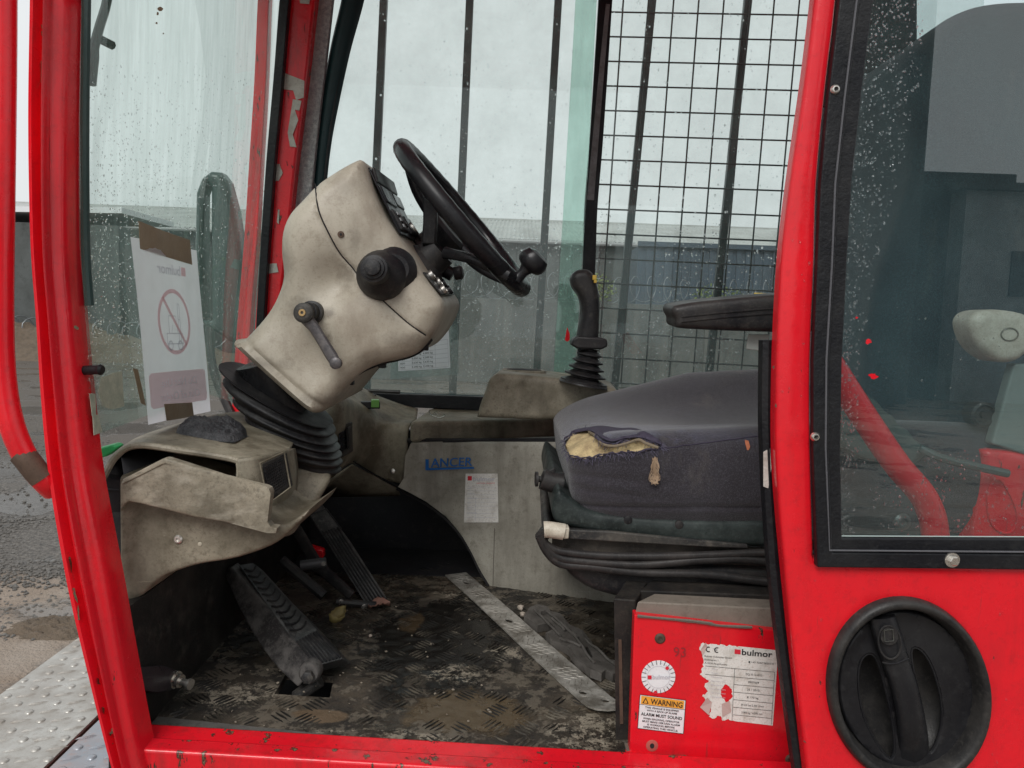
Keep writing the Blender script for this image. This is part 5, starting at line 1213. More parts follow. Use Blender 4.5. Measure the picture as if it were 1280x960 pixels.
for p in edge * 5:
    q = p + Vector((random.gauss(0, .001), -.0015, random.gauss(0, .001))); d = Vector((random.gauss(0, .5), -.4, random.gauss(-.5, .5))).normalized()
    L_ = random.uniform(.003, .012); b.tube([q, q + d * L_ * .5, q + d * L_ + Vector((random.gauss(0, .001), 0, -.001))], .00036, 3)
for (x, y) in ((712, 530), (706, 526), (830, 548), (838, 550), (845, 551)):
    q = cush_hit(x, y) + Vector((0, -.001, .001)); b.tube([q, q + Vector((.006, -.001, .002)), q + Vector((.012, 0, -.002))], .0003, 3)
b.build('frayed_threads', mat('pale_purple_thread', (.10, .09, .135), .9), ST, kind='stuff')
b = MB(); q = cush_hit(818, 572) + Vector((0, -.002, 0)); q2 = cush_hit(818, 598) + Vector((0, -.006, 0))
for k in range(34):
    a_ = random.uniform(0, 6.28); rr = random.uniform(.3, 1)
    P = [q + Vector((random.gauss(0, .0025), -.001, random.gauss(0, .001))), q.lerp(q2, .4) + Vector((random.gauss(0, .0035), -.003 + random.gauss(0, .002), 0)), q2 + Vector((.010 * rr * math.cos(a_), -.003, .008 * rr * math.sin(a_))), q2 + Vector((.009 * rr * math.cos(a_ + 2.3), -.003, .009 * rr * math.sin(a_ + 2.3)))]
    b.tube(cat(P, 4), .0004, 3)
b.build('fibre_tuft', twine, ST, kind='stuff')
# seams of the cover
b = MB(); P = [cush_hit(x, y) + Vector((0, -.0003, .0004)) for x, y in sm([(826, 562), (850, 558), (880, 554), (920, 549), (970, 542)], 5, closed=False)]; b.tube(P, .0009, 5); b.build('cover_seam', frm, ST)
# orange leaf fragment on the cushion
b = MB(); q = cush_hit(933, 556) + Vector((0, -.003, 0)); b.prism([q + Vector(v) for v in ((-.004, 0, .008), (.001, -.002, .007), (.004, -.001, -.002), (.001, 0, -.012), (-.001, -.001, -.004), (-.003, 0, .002))], (0, .0005, 0)); b.build('leaf_fragment', mat('orange_dry_leaf', (.60, .20, .10), .6), smooth=False, label='small orange leaf fragment stuck to the side of the seat cushion', cat='leaf')
# pale top of the pan is the same cloth with light painted in
# seat pan
pan = sm([(694, 618), (700, 612), (712, 622), (735, 638), (780, 644), (860, 650), (1010, 652), (1010, 684), (860, 680), (760, 668), (712, 660), (697, 655), (690, 642)], 4)
rl, o = relief('seat_pan', pan, 1.14, .46, .012, mat('green_black_seat_pan', (.010, .014, .014), .38, dirt=(.07, .085, .08), amt=.5, scale=12), FL, sp=.01)
q = rl.on(849, 653, 0)
for x, y in ((785, 650), (849, 656)):
    q = rl.on(x, y, 0); b = MB(); b.lathe(q, (0, -1, 0), [(-.002, .007), (.001, .0065), (.002, .004)], 14); b.build('plug', black, o)
# adjuster knob
b = MB(); b.tube(catY([(704, 604, 1.20), (690, 602, 1.20), (678, 598, 1.20)], 3), .0175, 12); b.lathe(at(684, 599, 1.20), (-1, -.1, 0), [(0, .0165), (.006, .014), (.010, .005), (.014, .005), (.015, .012), (.019, .012)], 16); part(b, 'seat_knob', black)
b = MB(); b.prism([at(684, 590, 1.195), at(693, 585, 1.195), at(695, 588, 1.195), at(688, 598, 1.195)], (0, .01, 0)); part(b, 'knob_fin', black, bevel=.001)
# suspension: rail with cream handle, bellows folds, lower box
b = MB(); b.prism([at(706, 662, 1.135), at(760, 664, 1.135), at(935, 681, 1.135), at(935, 686, 1.135), at(880, 684, 1.135), at(706, 674, 1.135)], (0, .03, 0)); RL = part(b, 'adjust_bar', blackd, bevel=.002)
b = MB(); b.tube(catY([(680, 662, 1.13), (686, 662, 1.13), (700, 664, 1.13), (705, 665, 1.13)], 4), .0125, 14); HB = b.build('bar_grip', lightplastic, RL)
b = MB(); b.prism([at(704, 659, 1.124), at(712, 660, 1.124), at(711, 674, 1.124), at(704, 674, 1.124)], (0, .02, 0)); b.build('grip_collar', lightplastic, RL, bevel=.002)
def fold(pts, r, nm='bellows_fold', m=black, Y=1.135):
    b = MB(); c = catY([(x, y, Y) for x, y in pts], 6)
    b.tube(c, r, 10, flat=.9); left = c[0]; b.tube([left, left + Vector((.012, .05, 0)), left + Vector((.02, .42, 0))], r, 10); return part(b, nm, m)
bel = mat('bellows_rubber', (.016, .0155, .016), .38, dirt=(.07, .06, .055), amt=.6, scale=9)
b = MB(); b.loft([[at(x, y0, 1.155), at(x, y1, 1.155), at(x, y1, 1.58), at(x, y0, 1.58)] for x, y0, y1 in ((690, 668, 700), (720, 672, 720), (800, 676, 735), (1020, 688, 745))]); part(b, 'bellows_body', mat('dusty_bellows', (.03, .026, .024), .6, dirt=(.13, .11, .09), amt=.6))
fold([(678, 676), (688, 684), (705, 690), (760, 695), (850, 695), (960, 691), (1020, 692)], .0062, m=bel)
fold([(676, 668), (684, 684), (698, 697), (730, 702), (800, 706), (880, 700), (940, 700), (1020, 712)], .0066, m=bel)
fold([(674, 670), (684, 690), (702, 705), (740, 709), (800, 716), (880, 718), (930, 724), (1020, 736)], .0066, m=bel)
sb = sm([(696, 694), (715, 700), (800, 706), (1010, 716), (1010, 772), (900, 762), (800, 752), (745, 740), (720, 726), (706, 712)], 4)
rl, o = relief('suspension_base', sb, 1.145, .42, .012, black, FL, sp=.01)
q = rl.on(784, 734, 0); b = MB(); b.lathe(q, (0, -1, 0), [(-.002, .0085), (.003, .008), (.006, .005), (.0065, .002)], 16); b.build('stud_cap', black, o)
# seat backrest behind the side glass
bk = sm([(1070, 640), (1086, 560), (1089, 480), (1096, 400), (1112, 335), (1136, 270), (1152, 215), (1150, 150), (1146, 90), (1148, 58), (1170, 38), (1200, 12), (1236, -4), (1290, -10), (1350, -5), (1400, 30), (1425, 120), (1430, 300), (1430, 640)], 4, sharp=(0, 18))
seam_b = [P2(x, y, 1.24) for x, y in sm([(1170, 60), (1174, 150), (1168, 200), (1148, 260), (1125, 330), (1112, 400), (1105, 480), (1110, 600)], 4, closed=False)]
relief('seat_backrest', bk, 1.24, .42, .05, fabric_mat('blue_grey_backrest_fabric', (.022, .036, .046), (.036, .056, .068)), FL, sp=.014, fn=lambda x, z, d: .006 * math.exp(-(pdist(x, z, seam_b) / .006) ** 2), label='tall charcoal seat backrest behind the side window')
b = MB(); P = cat([(1060, 505), (1072, 486), (1092, 492), (1120, 520), (1150, 555), (1165, 585)], 1) if False else None
rc = [P2(x, y, 1.12) for x, y in ((1052, 500), (1066, 484), (1080, 487), (1090, 497), (1098, 502), (1107, 514), (1117, 520), (1126, 532), (1136, 538), (1145, 550), (1155, 556), (1162, 566), (1140, 585), (1080, 575), (1052, 560))]
relief('recliner_cover', [(x, z) for x, z in rc], 1.12, .05, .006, mat('grey_green_recliner', (.06, .075, .07), .5), FL, world=True, sp=.01)
b = MB(); b.tube(catY([(1036, 452, 1.02), (1060, 490, 1.02), (1090, 536, 1.02), (1122, 582, 1.02), (1148, 612, 1.02), (1160, 632, 1.02), (1168, 660, 1.02), (1172, 720, 1.02)], 6), .0175, 18); part(b, 'guard_tube', red_mat('red_paint_tube', .72, .2), label='thick red bent tube inside the side window')
# armrest
ar = sm([(841, 391), (842, 384), (848, 381), (880, 376), (960, 369), (1020, 366), (1020, 414), (965, 415), (860, 411), (846, 407), (845, 399)], 3, sharp=(5, 6))
rl, AR = relief('armrest', ar, 1.06, .07, .010, black, FL, sp=.006, skew=(0, .004), fn=lambda x, z, d: .0)
for yo in (0, 6):
    b = MB(); P = [rl.on(x, y + yo, .0003) for x, y in ((852, 396), (900, 391), (960, 386), (1010, 384))]; b.tube(P, .0014, 6); b.build('armrest_groove', black, AR)
b = MB(); b.prism([at(936, 418, 1.09), at(962, 418, 1.09), at(959, 440, 1.09), at(933, 436, 1.09)], (0, .004, 0)); part(b, 'armrest_tag', mat('grey_translucent_tag', (.38, .40, .38), .5), bevel=.001)

# ================================================================== seat box with the stickers
YB = 1.03
def quadp(pts, Y): return [at(x, y, Y) for x, y in pts]
b = MB(); b.prism(quadp([(793, 768), (975, 789), (975, 785), (1010, 790), (1020, 965), (787, 941)], YB), (0, .02, 0)); SBX = part(b, 'seat_box_panel', red_mat('red_paint_seat_box', .705, .25, False), smooth=False, bevel=.003, label='red seat box panel carrying the stickers')
b = MB(); b.prism(quadp([(797, 752), (1000, 762), (1000, 791), (793, 768)], YB + .012), (.03, .035, 0)); part(b, 'seat_box_top', mat('grey_primed_steel', (.20, .17, .14), .7, dirt=(.10, .08, .06), amt=.6, scale=14), smooth=False, bevel=.002)
b = MB(); b.prism(quadp([(767, 748), (795, 750), (795, 980), (770, 975)], YB + .035), (.03, .08, 0))
b.prism(quadp([(800, 738), (1000, 745), (1000, 770), (800, 765)], YB + .07), (.16, .3, 0)); part(b, 'seat_box_side', mat('black_grimy_steel', (.012, .011, .011), .6, dirt=(.06, .05, .04), amt=.5, scale=16), smooth=False, bevel=.002)
b = MB(); b.prism(quadp([(773, 800), (777, 800), (779, 905), (775, 905)], YB + .033), (0, .01, 0)); part(b, 'seat_box_flange', rust, smooth=False)
b = MB(); b.prism(quadp([(783, 944), (900, 956), (1030, 970), (1030, 1010), (778, 1000)], YB - .01), (0, .02, 0)); part(b, 'lower_skirt', redw, smooth=False, bevel=.004)
b = MB(); b.prism(quadp([(783, 938), (1024, 963), (1024, 972), (783, 947)], YB + .001), (0, .02, 0)); part(b, 'skirt_gap_strip', mat('grey_primed_steel', (0,0,0)), smooth=False)
b = MB(); b.tube(catY([(797, 770, YB - .002), (860, 776, YB - .002), (885, 779, YB - .002), (900, 782, YB - .002), (940, 784, YB - .002)], 4), [.0016 + .0008 * random.random() for _ in range(17)], 5); b.build('grey_sealant', mat('grey_mastic', (.14, .12, .10), .8, bst=1), SBX)
for (x, y, mm, r) in ((825, 798, rust, .0075), (988, 949, rust, .0075)):
    q = at(x, y, YB); b = MB(); b.lathe(q, (0, -1, 0), [(-.001, r), (.001, r), (.003, r * .7), (.003, r * .4), (.001, r * .35)], 16); b.build('button_head_bolt', mm, SBX)
q = at(815, 932, YB); b = MB(); b.lathe(q, (0, -1, 0), [(-.001, .0085), (.0004, .0085), (.0008, .007)], 18); b.build('washer_mark', mat('pinkish_worn_paint', (.42, .10, .08), .5), SBX)
b = MB(); b.lathe(q, (0, -1, 0), [(.0006, .004), (.0012, .0038)], 12, scale=(.8, 1)); b.build('bolt_hole', darkhole, SBX)
# round inspection sticker
SY = YB - .0006
c0 = at(823, 846, SY); b = MB(); b.lathe(c0 + Vector((0, .0005, 0)), (0, -1, 0), [(0, .0235), (.0004, .0235)], 40); RS = b.build('round_inspection_sticker', white_q, SBX, smooth=False)
hw = 27; c = [at(823 - hw, 846 - hw, SY), at(823 + hw, 846 - hw, SY), at(823 + hw, 846 + hw, SY), at(823 - hw, 846 + hw, SY)]
c = [Vector((p.x, SY - .0002, p.z)) for p in c]; d = Decal(*c, (0, -1, 0))
for k in range(22):
    a = k * 2 * math.pi / 22; ux, uz = math.cos(a), math.sin(a); d.line(.5 + .29 * ux, .5 - .29 * uz, .5 + .40 * ux, .5 - .40 * uz, .0007, ink)
d.ring(.5, .5, .0155, .0160, grey_ink); d.text('bulmor', .36, .545, .10, grey_ink, maxw=.42, bold=True); d.rect(.25, .46, .34, .55, red_ink, l=2)
d.ring(.70, .29, 0, .0026, red_ink, l=3, n=14); d.ring(.43, .85, 0, .0026, red_ink, l=3, n=14)
for k, w_ in enumerate('12345678'): d.text(w_, .5 + .33 * math.cos(.3 + k * .35), .53 - .33 * math.sin(.3 + k * .35), .045, grey_ink, align='C')
d.done(RS)
# warning sticker
c = [at(800, 868, SY), at(857, 875, SY), at(854, 917, SY), at(797, 910, SY)]
b = MB(); b.add(c, [(0, 1, 2, 3)]); WN = b.build('warning_sticker', white_q, SBX, smooth=False); d = Decal(*c, (0, -1, 0))
d.line(0, 0, 1, 0, .0007, ink); d.line(0, 1, 1, 1, .0007, ink); d.line(0, 0, 0, 1, .0007, ink); d.line(1, 0, 1, 1, .0007, ink)
d.rect(.03, .03, .97, .27, orange, l=1); d.line(.0, .28, 1, .28, .0005, ink); d.text('WARNING', .24, .235, .155, ink, bold=True, maxw=.70)
d.poly([(.06, .24), (.13, .06), (.20, .24)], ink, l=2); d.poly([(.09, .22), (.13, .11), (.17, .22)], orange, l=3)
for k, (s_, w_) in enumerate((('THIS VEHICLE IS EQUIPPED', .74), ('WITH A BACK-UP ALARM', .66), ('ALARM MUST SOUND', .9), ('WHEN BACKING, OPERATOR', .8), ('MUST MAKE CERTAIN ALARM', .82), ('IS WORKING BEFORE', .6), ('OPERATING THIS VEHICLE.', .76))):
    d.text(s_, .5, (.375, .46, .60, .705, .79, .875, .96)[k], .09 if k == 2 else .052, ink, bold=True, align='C', maxw=w_)
d.done(WN)
# type plate sticker (torn)
c = [at(877, 804, SY), at(973, 812, SY), at(966, 907, SY), at(876, 899, SY)]
d = Decal(*c, (0, -1, 0)); hexo = [(.02, .0), (.5, 0), (1, .01), (1, .5), (1, 1), (.62, .99), (.30, .985), (.25, .93), (.16, .98), (.12, .97), (.14, .84), (.06, .74), (.02, .68), (.10, .62), (.04, .56), (.10, .48), (.02, .44), (-.02, .40), (.03, .3), (.01, .14), (-.03, .05)]
hole_t = [(.28, .56), (.33, .50), (.38, .54), (.42, .60), (.42, .68), (.38, .74), (.33, .74), (.27, .68)]
jit = lambda o, a, th: [(u + (a * noise.noise(Vector((u * 31, v * 31, 2))) if u < .5 or th else 0), v + (a * noise.noise(Vector((u * 29, v * 33, 7))) if u < .5 or th else 0)) for u, v in dens(o, .018)]
hexo = jit(hexo, .028, 0); hole_t = jit(hole_t, .03, 1)
Vt, Tt = fillpoly([hexo, hole_t], .08); b = MB(); b.add([d.p(u, v, 0) for u, v in Vt], [tuple(t) for t in Tt]); TP = b.build('type_plate_sticker', sticker, SBX, smooth=False, label='torn white maker plate sticker with black print')
d.ring(.09, .07, .0026, .0040, ink, a0=R(60), a1=R(300), n=16); d.ring(.20, .07, .0026, .0040, ink, a0=R(60), a1=R(300), n=16); d.line(.17, .07, .205, .07, .0009, ink)
d.rect(.43, .04, .51, .10, red_ink, l=2); d.text('bulmor', .525, .105, .075, ink, bold=True, maxw=.40)
for k, s_ in enumerate(('Bulmor Industries GmbH', 'Kickingrau 1', 'A-4320 Perg/Austria')): d.text(s_, .04, .17 + k * .045, .022, ink, maxw=(.36, .18, .30)[k])
d.text('+43 7262 58257-0', .65, .20, .022, ink, maxw=.30)
d.rect(.62, .18, .64, .205, ink)
for v in (.29, .40, .50, .60, .70, .80, .90): d.line(.05 if v < .5 else .44, v, .97, v + .004, .0005, ink)
d.line(.44, .29, .43, .985, .0005, ink); d.line(.97, .29, .975, .985, .0005, ink)
for k, s_ in enumerate(('DQ 30-12-40 D', '8907609', '25 / 2010', '8.170 kg', '30 kW bei 2.350 U/min', '3.000 kg / 4.500 mm')):
    d.text(s_, .70, (.365, .465, .565, .665, .77, .87)[k], .026, ink, align='C', maxw=.012 * len(s_) + .06)
for k, s_ in enumerate(('Typ', 'Type', 'Modele', 'Serien Nr', 'Baujahr', 'No. de fabrication', 'Year of production', 'Leergewicht')): d.text(s_, .13, .33 + k * .052, .018, grey_ink, maxw=min(.2, .024 * len(s_)))
d.done(TP)
for pg in ([(875, 884), (884, 872), (890, 878), (886, 894)], [(902, 880), (912, 876), (914, 890), (903, 896)], [(876, 812), (882, 803), (884, 808), (878, 820)]):
    b = MB(); q = [at(x, y, SY - .0006 - .0012 * (i % 2)) for i, (x, y) in enumerate(pg)]; b.add(q, [tuple(range(len(q)))]); b.build('curled_sticker_scrap', mat('pinkish_sticker_glue', (.50, .36, .33), .7), TP, smooth=False)
c = [at(842, 806, SY), at(858, 807, SY), at(858, 822, SY), at(842, 821, SY)]; d = Decal(*c, (0, -1, 0)); d.text('93', .0, .95, .8, mat('faded_dark_marker', (.30, .02, .025), .6), maxw=.95); d.done(SBX, 'marker_number')

# ================================================================== door panel, side window
YP = .90
Pin = [(1046, -60), (1046, 0), (1032, 120), (1022, 230), (1019, 330), (1014, 450), (1014, 560), (1018, 700), (1100, 704), (1500, 716), (1500, -60)]
outer = [(1005, -60), (1012, -60)] 
Le = [(x + 6, y) for x, y in [(1020, -60), (1014, 0), (1003, 90), (990, 180), (979, 260), (972, 330), (967, 420), (965, 500), (965, 560), (968, 620), (975, 700), (984, 790), (993, 870), (1005, 975)]]
Le = sm(Le, 3, closed=False); Lin = sm(Pin[:8], 3, closed=False)
po = Le + [(1010, 1010), (1560, 1030), (1560, -60)]
po = Le + [(1012, 1010), (1560, 1030), (1560, 712)] + [(1500, 714), (1100, 704)] + [tuple(p) for p in reversed(Lin)]
HC = (1134, 863)
hel = [(HC[0] + 92 * math.cos(a) * math.cos(-.22) - 110 * math.sin(a) * math.sin(-.22) * -1 * -1, HC[1] + 92 * math.cos(a) * math.sin(-.22) * -1 * -1 + 110 * math.sin(a) * math.cos(-.22)) for a in [2 * math.pi * k / 56 for k in range(56)]]
def ell(k, n=56, ra=98, rb=116, th=-.25):
    return [(HC[0] + k * (ra * math.cos(a) * math.cos(th) - rb * math.sin(a) * math.sin(th)), HC[1] + k * (ra * math.cos(a) * math.sin(th) + rb * math.sin(a) * math.cos(th))) for a in [2 * math.pi * i / n for i in range(n)]]
DPR, DOOR = relief('cab_door', po, YP, .022, .006, red_mat('red_paint_door', .725, .30), FL, sp=.022, holes=[ell(.93)], fn=lambda x, z, d: .0015 * noise.noise(Vector((x * 3, z * 3, 0))), label='bright red rear cab door panel with rain drops')
for (x1, y1, x2, y2) in ((966, 455, 967, 462), (969, 505, 970, 510), (1003, 925, 1008, 929), (1240, 790, 1248, 810), (1272, 745, 1279, 752)):
    b = MB(); a, c = at(x1, y1, YP - .0006), at(x2, y2, YP - .0006); P = [a + Vector((random.uniform(0, .002), 0, random.uniform(-.002, .002))), a.lerp(c, .5) + Vector((.0015, 0, .0)), c, a.lerp(c, .5) - Vector((.001, 0, 0))]; b.add(P, [(0, 1, 2, 3)]); b.build('paint_chip', rust, DOOR, smooth=False)
# door edge rubber and black inner edge
b = MB(); P = catY([(957, 425, .935), (956, 500, .935), (957, 560, .935), (961, 640, .935), (967, 720, .935), (975, 790, .935), (985, 870, .935), (1000, 980, .935)], 6)
b.tube(P, .0085, 8, flat=1.4); DS = part(b, 'door_edge_rubber', seal)
b = MB(); b.prism([at(954, 565, .925), at(962, 560, .925), at(964, 585, .925), at(960, 610, .925), at(954, 608, .925)], (0, -.001, 0)); b.build('worn_patch', tape_w, DS, smooth=False)
# water beads on the door
def f_door():
    x, y = random.uniform(975, 1280), random.uniform(20, 955)
    if x < 1018 or (y > 712 and math.hypot((x - HC[0]) / 108, (y - HC[1]) / 124) > 1 and x > 1000): 
        p = at(x, y, YP); 
        if x < 1018 and y < 600 and (x < 985 and y < 300): return None
        if not inpoly(np.array([(x, y)]), po)[0] or sdist(np.array([(x, y)]), po)[0] < 7: return None
        q = DPR.on(x, y, 0); return q
    return None
drops('raindrops', DOOR, f_door, 260, .0005, .0019, (0, -1, 0), 7)
# recessed handle bowl
def rng(k, dy, **kw): return [at(x, y, YP) + Vector((0, dy, 0)) for x, y in ell(k, **kw)]
b = MB(); b.loft([rng(1.03, .0, ), rng(1.02, -.006), rng(.99, -.012), rng(.95, -.013), rng(.91, -.009), rng(.885, .004), rng(.86, .016), rng(.83, .030), rng(.5, .046), rng(.1, .050)], caps=False); HN = part(b, 'handle_bowl', mat('matt_black_handle', (.016, .0155, .016), .42, dirt=(.06, .055, .05), amt=.5, scale=22), angle=80, label='round black recessed door handle bowl')
# inner raised rim of the plate: crescents either side of the bar
def arc(k, a0, a1, n=24, ox=0, oy=0):
    e = ell(k, 360); return [(e[int(a) % 360][0] + ox, e[int(a) % 360][1] + oy) for a in np.linspace(a0, a1, n)]
hl_ = sm([(1074, 832), (1083, 818), (1094, 822), (1104, 850), (1114, 895), (1118, 935), (1112, 948), (1094, 925), (1079, 893), (1073, 860)], 4); hr_ = sm([(1139, 815), (1150, 812), (1164, 832), (1175, 868), (1177, 902), (1170, 930), (1161, 940), (1156, 915), (1147, 865)], 4)
PL, o = relief('handle_plate', ell(.865), YP + .010, .004, .003, gloss, HN, sp=.006, holes=[hl_, hr_], fn=lambda x, z, d: -.002 * math.exp(-((d - .004) / .003) ** 2))
for hh in (hl_, hr_):
    b = MB(); b.tube([at(x, y, YP + .0115) for x, y in hh], .0016, 6, closed=True); b.build('pocket_rim', gloss, HN)
# handle bar
hb = [(1104, 772, 34, -.002), (1112, 800, 36, -.004), (1120, 826, 35, -.005), (1131, 860, 34, -.006), (1140, 900, 36, -.004), (1147, 935, 40, .004), (1150, 968, 46, .016)]
b = MB(); rg = []
for i, (x, y, w_, dy) in enumerate(hb):
    c = at(x, y, YP) + Vector((0, dy, 0)); h = w_ / FPX * YP / 2; rg.append([c + Vector((-h, .006, -.003)), c + Vector((-h * .8, 0, -.002)), c + Vector((0, -.003, 0)), c + Vector((h * .8, 0, .002)), c + Vector((h, .006, .003)), c + Vector((h * .8, .016, 0)), c + Vector((-h * .8, .016, 0))])
rg2 = []
for col in zip(*rg): rg2.append(cat(col, 5))
b.loft([list(r) for r in zip(*rg2)]); HBR = b.build('handle_bar', gloss, HN, angle=60)
def elp(cx, cy, rx, ry, n=28, th=-.15): return [(cx + rx * math.cos(a) * math.cos(th) - ry * math.sin(a) * math.sin(th), cy + rx * math.cos(a) * math.sin(th) + ry * math.sin(a) * math.cos(th)) for a in [2 * math.pi * i / n for i in range(n)]]
b = MB(); b.tube([at(x, y, YP - .0085) for x, y in elp(1112, 803, 14, 21)], .0012, 6, closed=True); b.build('lock_surround', black, HN)
b = MB(); b.prism([at(x, y, YP - .006) for x, y in elp(1110, 794, 11, 11)], (0, -.0035, 0)); b.build('lock_barrel', black, HN, smooth=False)
b = MB(); b.tube([at(x, y, YP - .0103) for x, y in ((1105, 788), (1116, 787), (1117, 801), (1106, 802), (1105, 788))], .0008, 5); b.build('lock_slot', mat('worn_lock_edge', (.10, .10, .09), .35, metal=.6), HN)
b = MB(); b.tube([at(x, y, YP - .0082) for x, y in ((1103, 828), (1112, 830), (1122, 829), (1136, 823))], .0009, 5); b.build('bar_joint', darkhole, HN)
# side window frame: two stepped black sections
def lring(ptsO, ptsI, dy0, th, nm, m, **k):
    b = MB(); o_ = [at(x, y, YP) + Vector((0, dy0, 0)) for x, y in ptsO]; i_ = [at(x, y, YP) + Vector((0, dy0, 0)) for x, y in ptsI]
    b.loft([[a, c, c + Vector((0, th, 0)), a + Vector((0, th, 0))] for a, c in zip(o_, i_)]); return part(b, nm, m, **k)
fo_ = [(1051, -60), (1046, 0), (1032, 120), (1022, 230), (1018, 330), (1013, 450), (1013, 560), (1018, 706), (1280, 709), (1520, 712)]
fm_ = [(1076, -60), (1071, 0), (1056, 120), (1044, 230), (1040, 330), (1033, 450), (1032, 560), (1037, 688), (1280, 690), (1520, 692)]
fi_ = [(1094, -60), (1089, 0), (1074, 120), (1062, 230), (1056, 330), (1050, 450), (1048, 560), (1050, 671), (1280, 672), (1520, 673)]
WF = lring(fo_, fm_, -.010, .012, 'window_frame', seal, bevel=.0015); o = lring(fm_, fi_, -.006, .010, 'window_inner_frame', seal, bevel=.0015)
b = MB(); b.tube([at(x, y, YP - .0105) for x, y in fm_], .0012, 6); b.build('frame_bead', mat('grey_frame_edge', (.10, .10, .11), .3), WF)
b = MB(); b.prism([at(x, y, YP + .0) for x, y in fi_[:8]] + [at(1520, 673, YP), at(1520, -60, YP)], (0, .004, 0)); SG = part(b, 'side_window_pane', g_side, smooth=False, label='tinted side window beaded with rain')
b = MB(); b.tube([at(x, y, YP - .0008) for x, y in [(p[0] + 1, p[1] - 1) for p in fi_]], .0007, 5); b.build('pane_edge', mat('pale_glass_edge', (.40, .48, .46), .3), SG)
# top and rear rails of the door outside the picture
b = MB(); b.box(at(1300, -130, YP + .015), (.32, .018, .04)); b.box((at(1540, 400, YP + .015)), (.03, .018, .60)); part(b, 'door_top_rail', red, bevel=.004)
for (x, y, hexb) in ((1044, 112, 0), (1019, 546, 0), (1190, 700, 1)):
    q = at(x, y, YP - .0102); b = MB()
    if hexb: b.lathe(q, (0, -1, 0), [(0, .0085), (.0015, .0085), (.0018, .0058), (.006, .0058), (.0068, .005)], 6); b.lathe(q, (0, -1, 0), [(-.001, .0090), (.0012, .0088)], 20)
    else: b.lathe(q, (0, -1, 0), [(-.001, .0056), (.001, .0055), (.003, .0038), (.0032, .0026), (.001, .0022)], 16)
    bo = b.build('frame_bolt', boltm, WF)
    if not hexb: b = MB(); b.lathe(q, (0, -1, 0), [(.0012, .0022), (.0016, .002)], 6); b.build('bolt_socket', darkhole, WF)
# drops on the side window
def f_side():
    r = random.random()
    if r < .62:
        y = random.uniform(0, 672) if random.random() < .8 else random.uniform(0, 330); xl = float(np.interp(y, [0, 120, 230, 330, 450, 560, 672], [1090, 1075, 1063, 1057, 1051, 1049, 1051])); wid = float(np.interp(y, [0, 100, 200, 320, 450, 672], [62, 72, 62, 38, 22, 16]))
        x = xl + 2 + wid * random.random() ** 1.25
    else:
        y = 560 + 108 * random.random(); x = random.uniform(1052, 1280)
        if r < .7: y = random.uniform(380, 670)
        if noise.noise(Vector((x * .02, y * .02, 4))) < -.05: return None
    return at(x, y, YP - .0003)
drops('raindrops', SG, f_side, 2600, .0003, .0015, (0, -1, 0), 7)
for (x, y, r) in ((1085, 427, 5), (1092, 470, 6), (1071, 397, 2)):
    b = MB(); n = 15; P = [at(x + r * random.uniform(.35, 1.35) * math.cos(a), y + r * .6 * random.uniform(.5, 1.3) * math.sin(a), YP - .0004) for a in [2 * math.pi * i / n for i in range(n)]]; b.add(P, [tuple(range(n))]); b.build('red_paint_fleck', red, SG, smooth=False)
# things inside behind the side glass
kn = sm([(1216, 400), (1228, 389), (1255, 387), (1290, 395), (1300, 420), (1280, 448), (1255, 453), (1232, 440), (1219, 420)], 4)
rl, KN = relief('seat_adjuster_knob', kn, 1.10, .05, .014, lightplastic, FL, sp=.008)
b = MB(); q = rl.on(1262, 418, .0005); b.tube([q + Vector((.012 * math.cos(a), 0, .009 * math.sin(a))) for a in [2 * math.pi * i / 24 for i in range(24)]], .0012, 5, closed=True); b.build('knob_ring', beige_dirty, KN)
b = MB(); b.prism([at(1268, 455, 1.12), at(1320, 455, 1.12), at(1320, 580, 1.12), at(1240, 555, 1.12)], (0, .02, 0)); part(b, 'rear_trim_panel', mat('grey_green_trim', (.20, .23, .21), .6), smooth=False, bevel=.003)
b = MB(); b.lathe(at(1228, 518, 1.14), (0, -1, 0), [(-.02, .019), (.004, .019), (.006, .015), (.002, .013), (.002, .006), (.006, .005)], 22); part(b, 'recliner_pivot', black)
rb = sm([(1215, 672), (1222, 640), (1232, 580), (1240, 562), (1330, 585), (1330, 700), (1215, 700)], 3)
rl, o = relief('rear_red_housing', rb, 1.12, .08, .012, red_in, FL, sp=.012)
b = MB(); P = [rl.on(x, y, .001) for x, y in sm([(1236, 610), (1250, 600), (1266, 625), (1272, 650), (1262, 666), (1246, 662), (1236, 645)], 4)]; b.tube(P, .002, 6, closed=True); b.build('pressed_loop', red_in, o)
b = MB(); b.lathe(at(1127, 652, 1.06), (0, -1, 0), [(0, .012), (.003, .012), (.006, .008), (.006, .005), (.003, .004)], 16); part(b, 'inner_bolt', mat('dull_bolt', (.18, .19, .18), .4, metal=.6))
b = MB(); b.prism([at(1040, 580, 1.15), at(1350, 600, 1.15), at(1350, 900, 1.15), at(1040, 900, 1.15)], (0, .02, 0)); part(b, 'inner_side_wall', mat('dark_grey_green_inner', (.035, .042, .04), .7, dirt=(.08, .09, .08), amt=.5), smooth=False)
b = MB(); b.tube(catY([(1150, 560, 1.11), (1175, 572, 1.10), (1215, 582, 1.10), (1260, 592, 1.10)], 4), .006, 8); part(b, 'seat_lever', mat('grey_green_recliner', (0,0,0)))

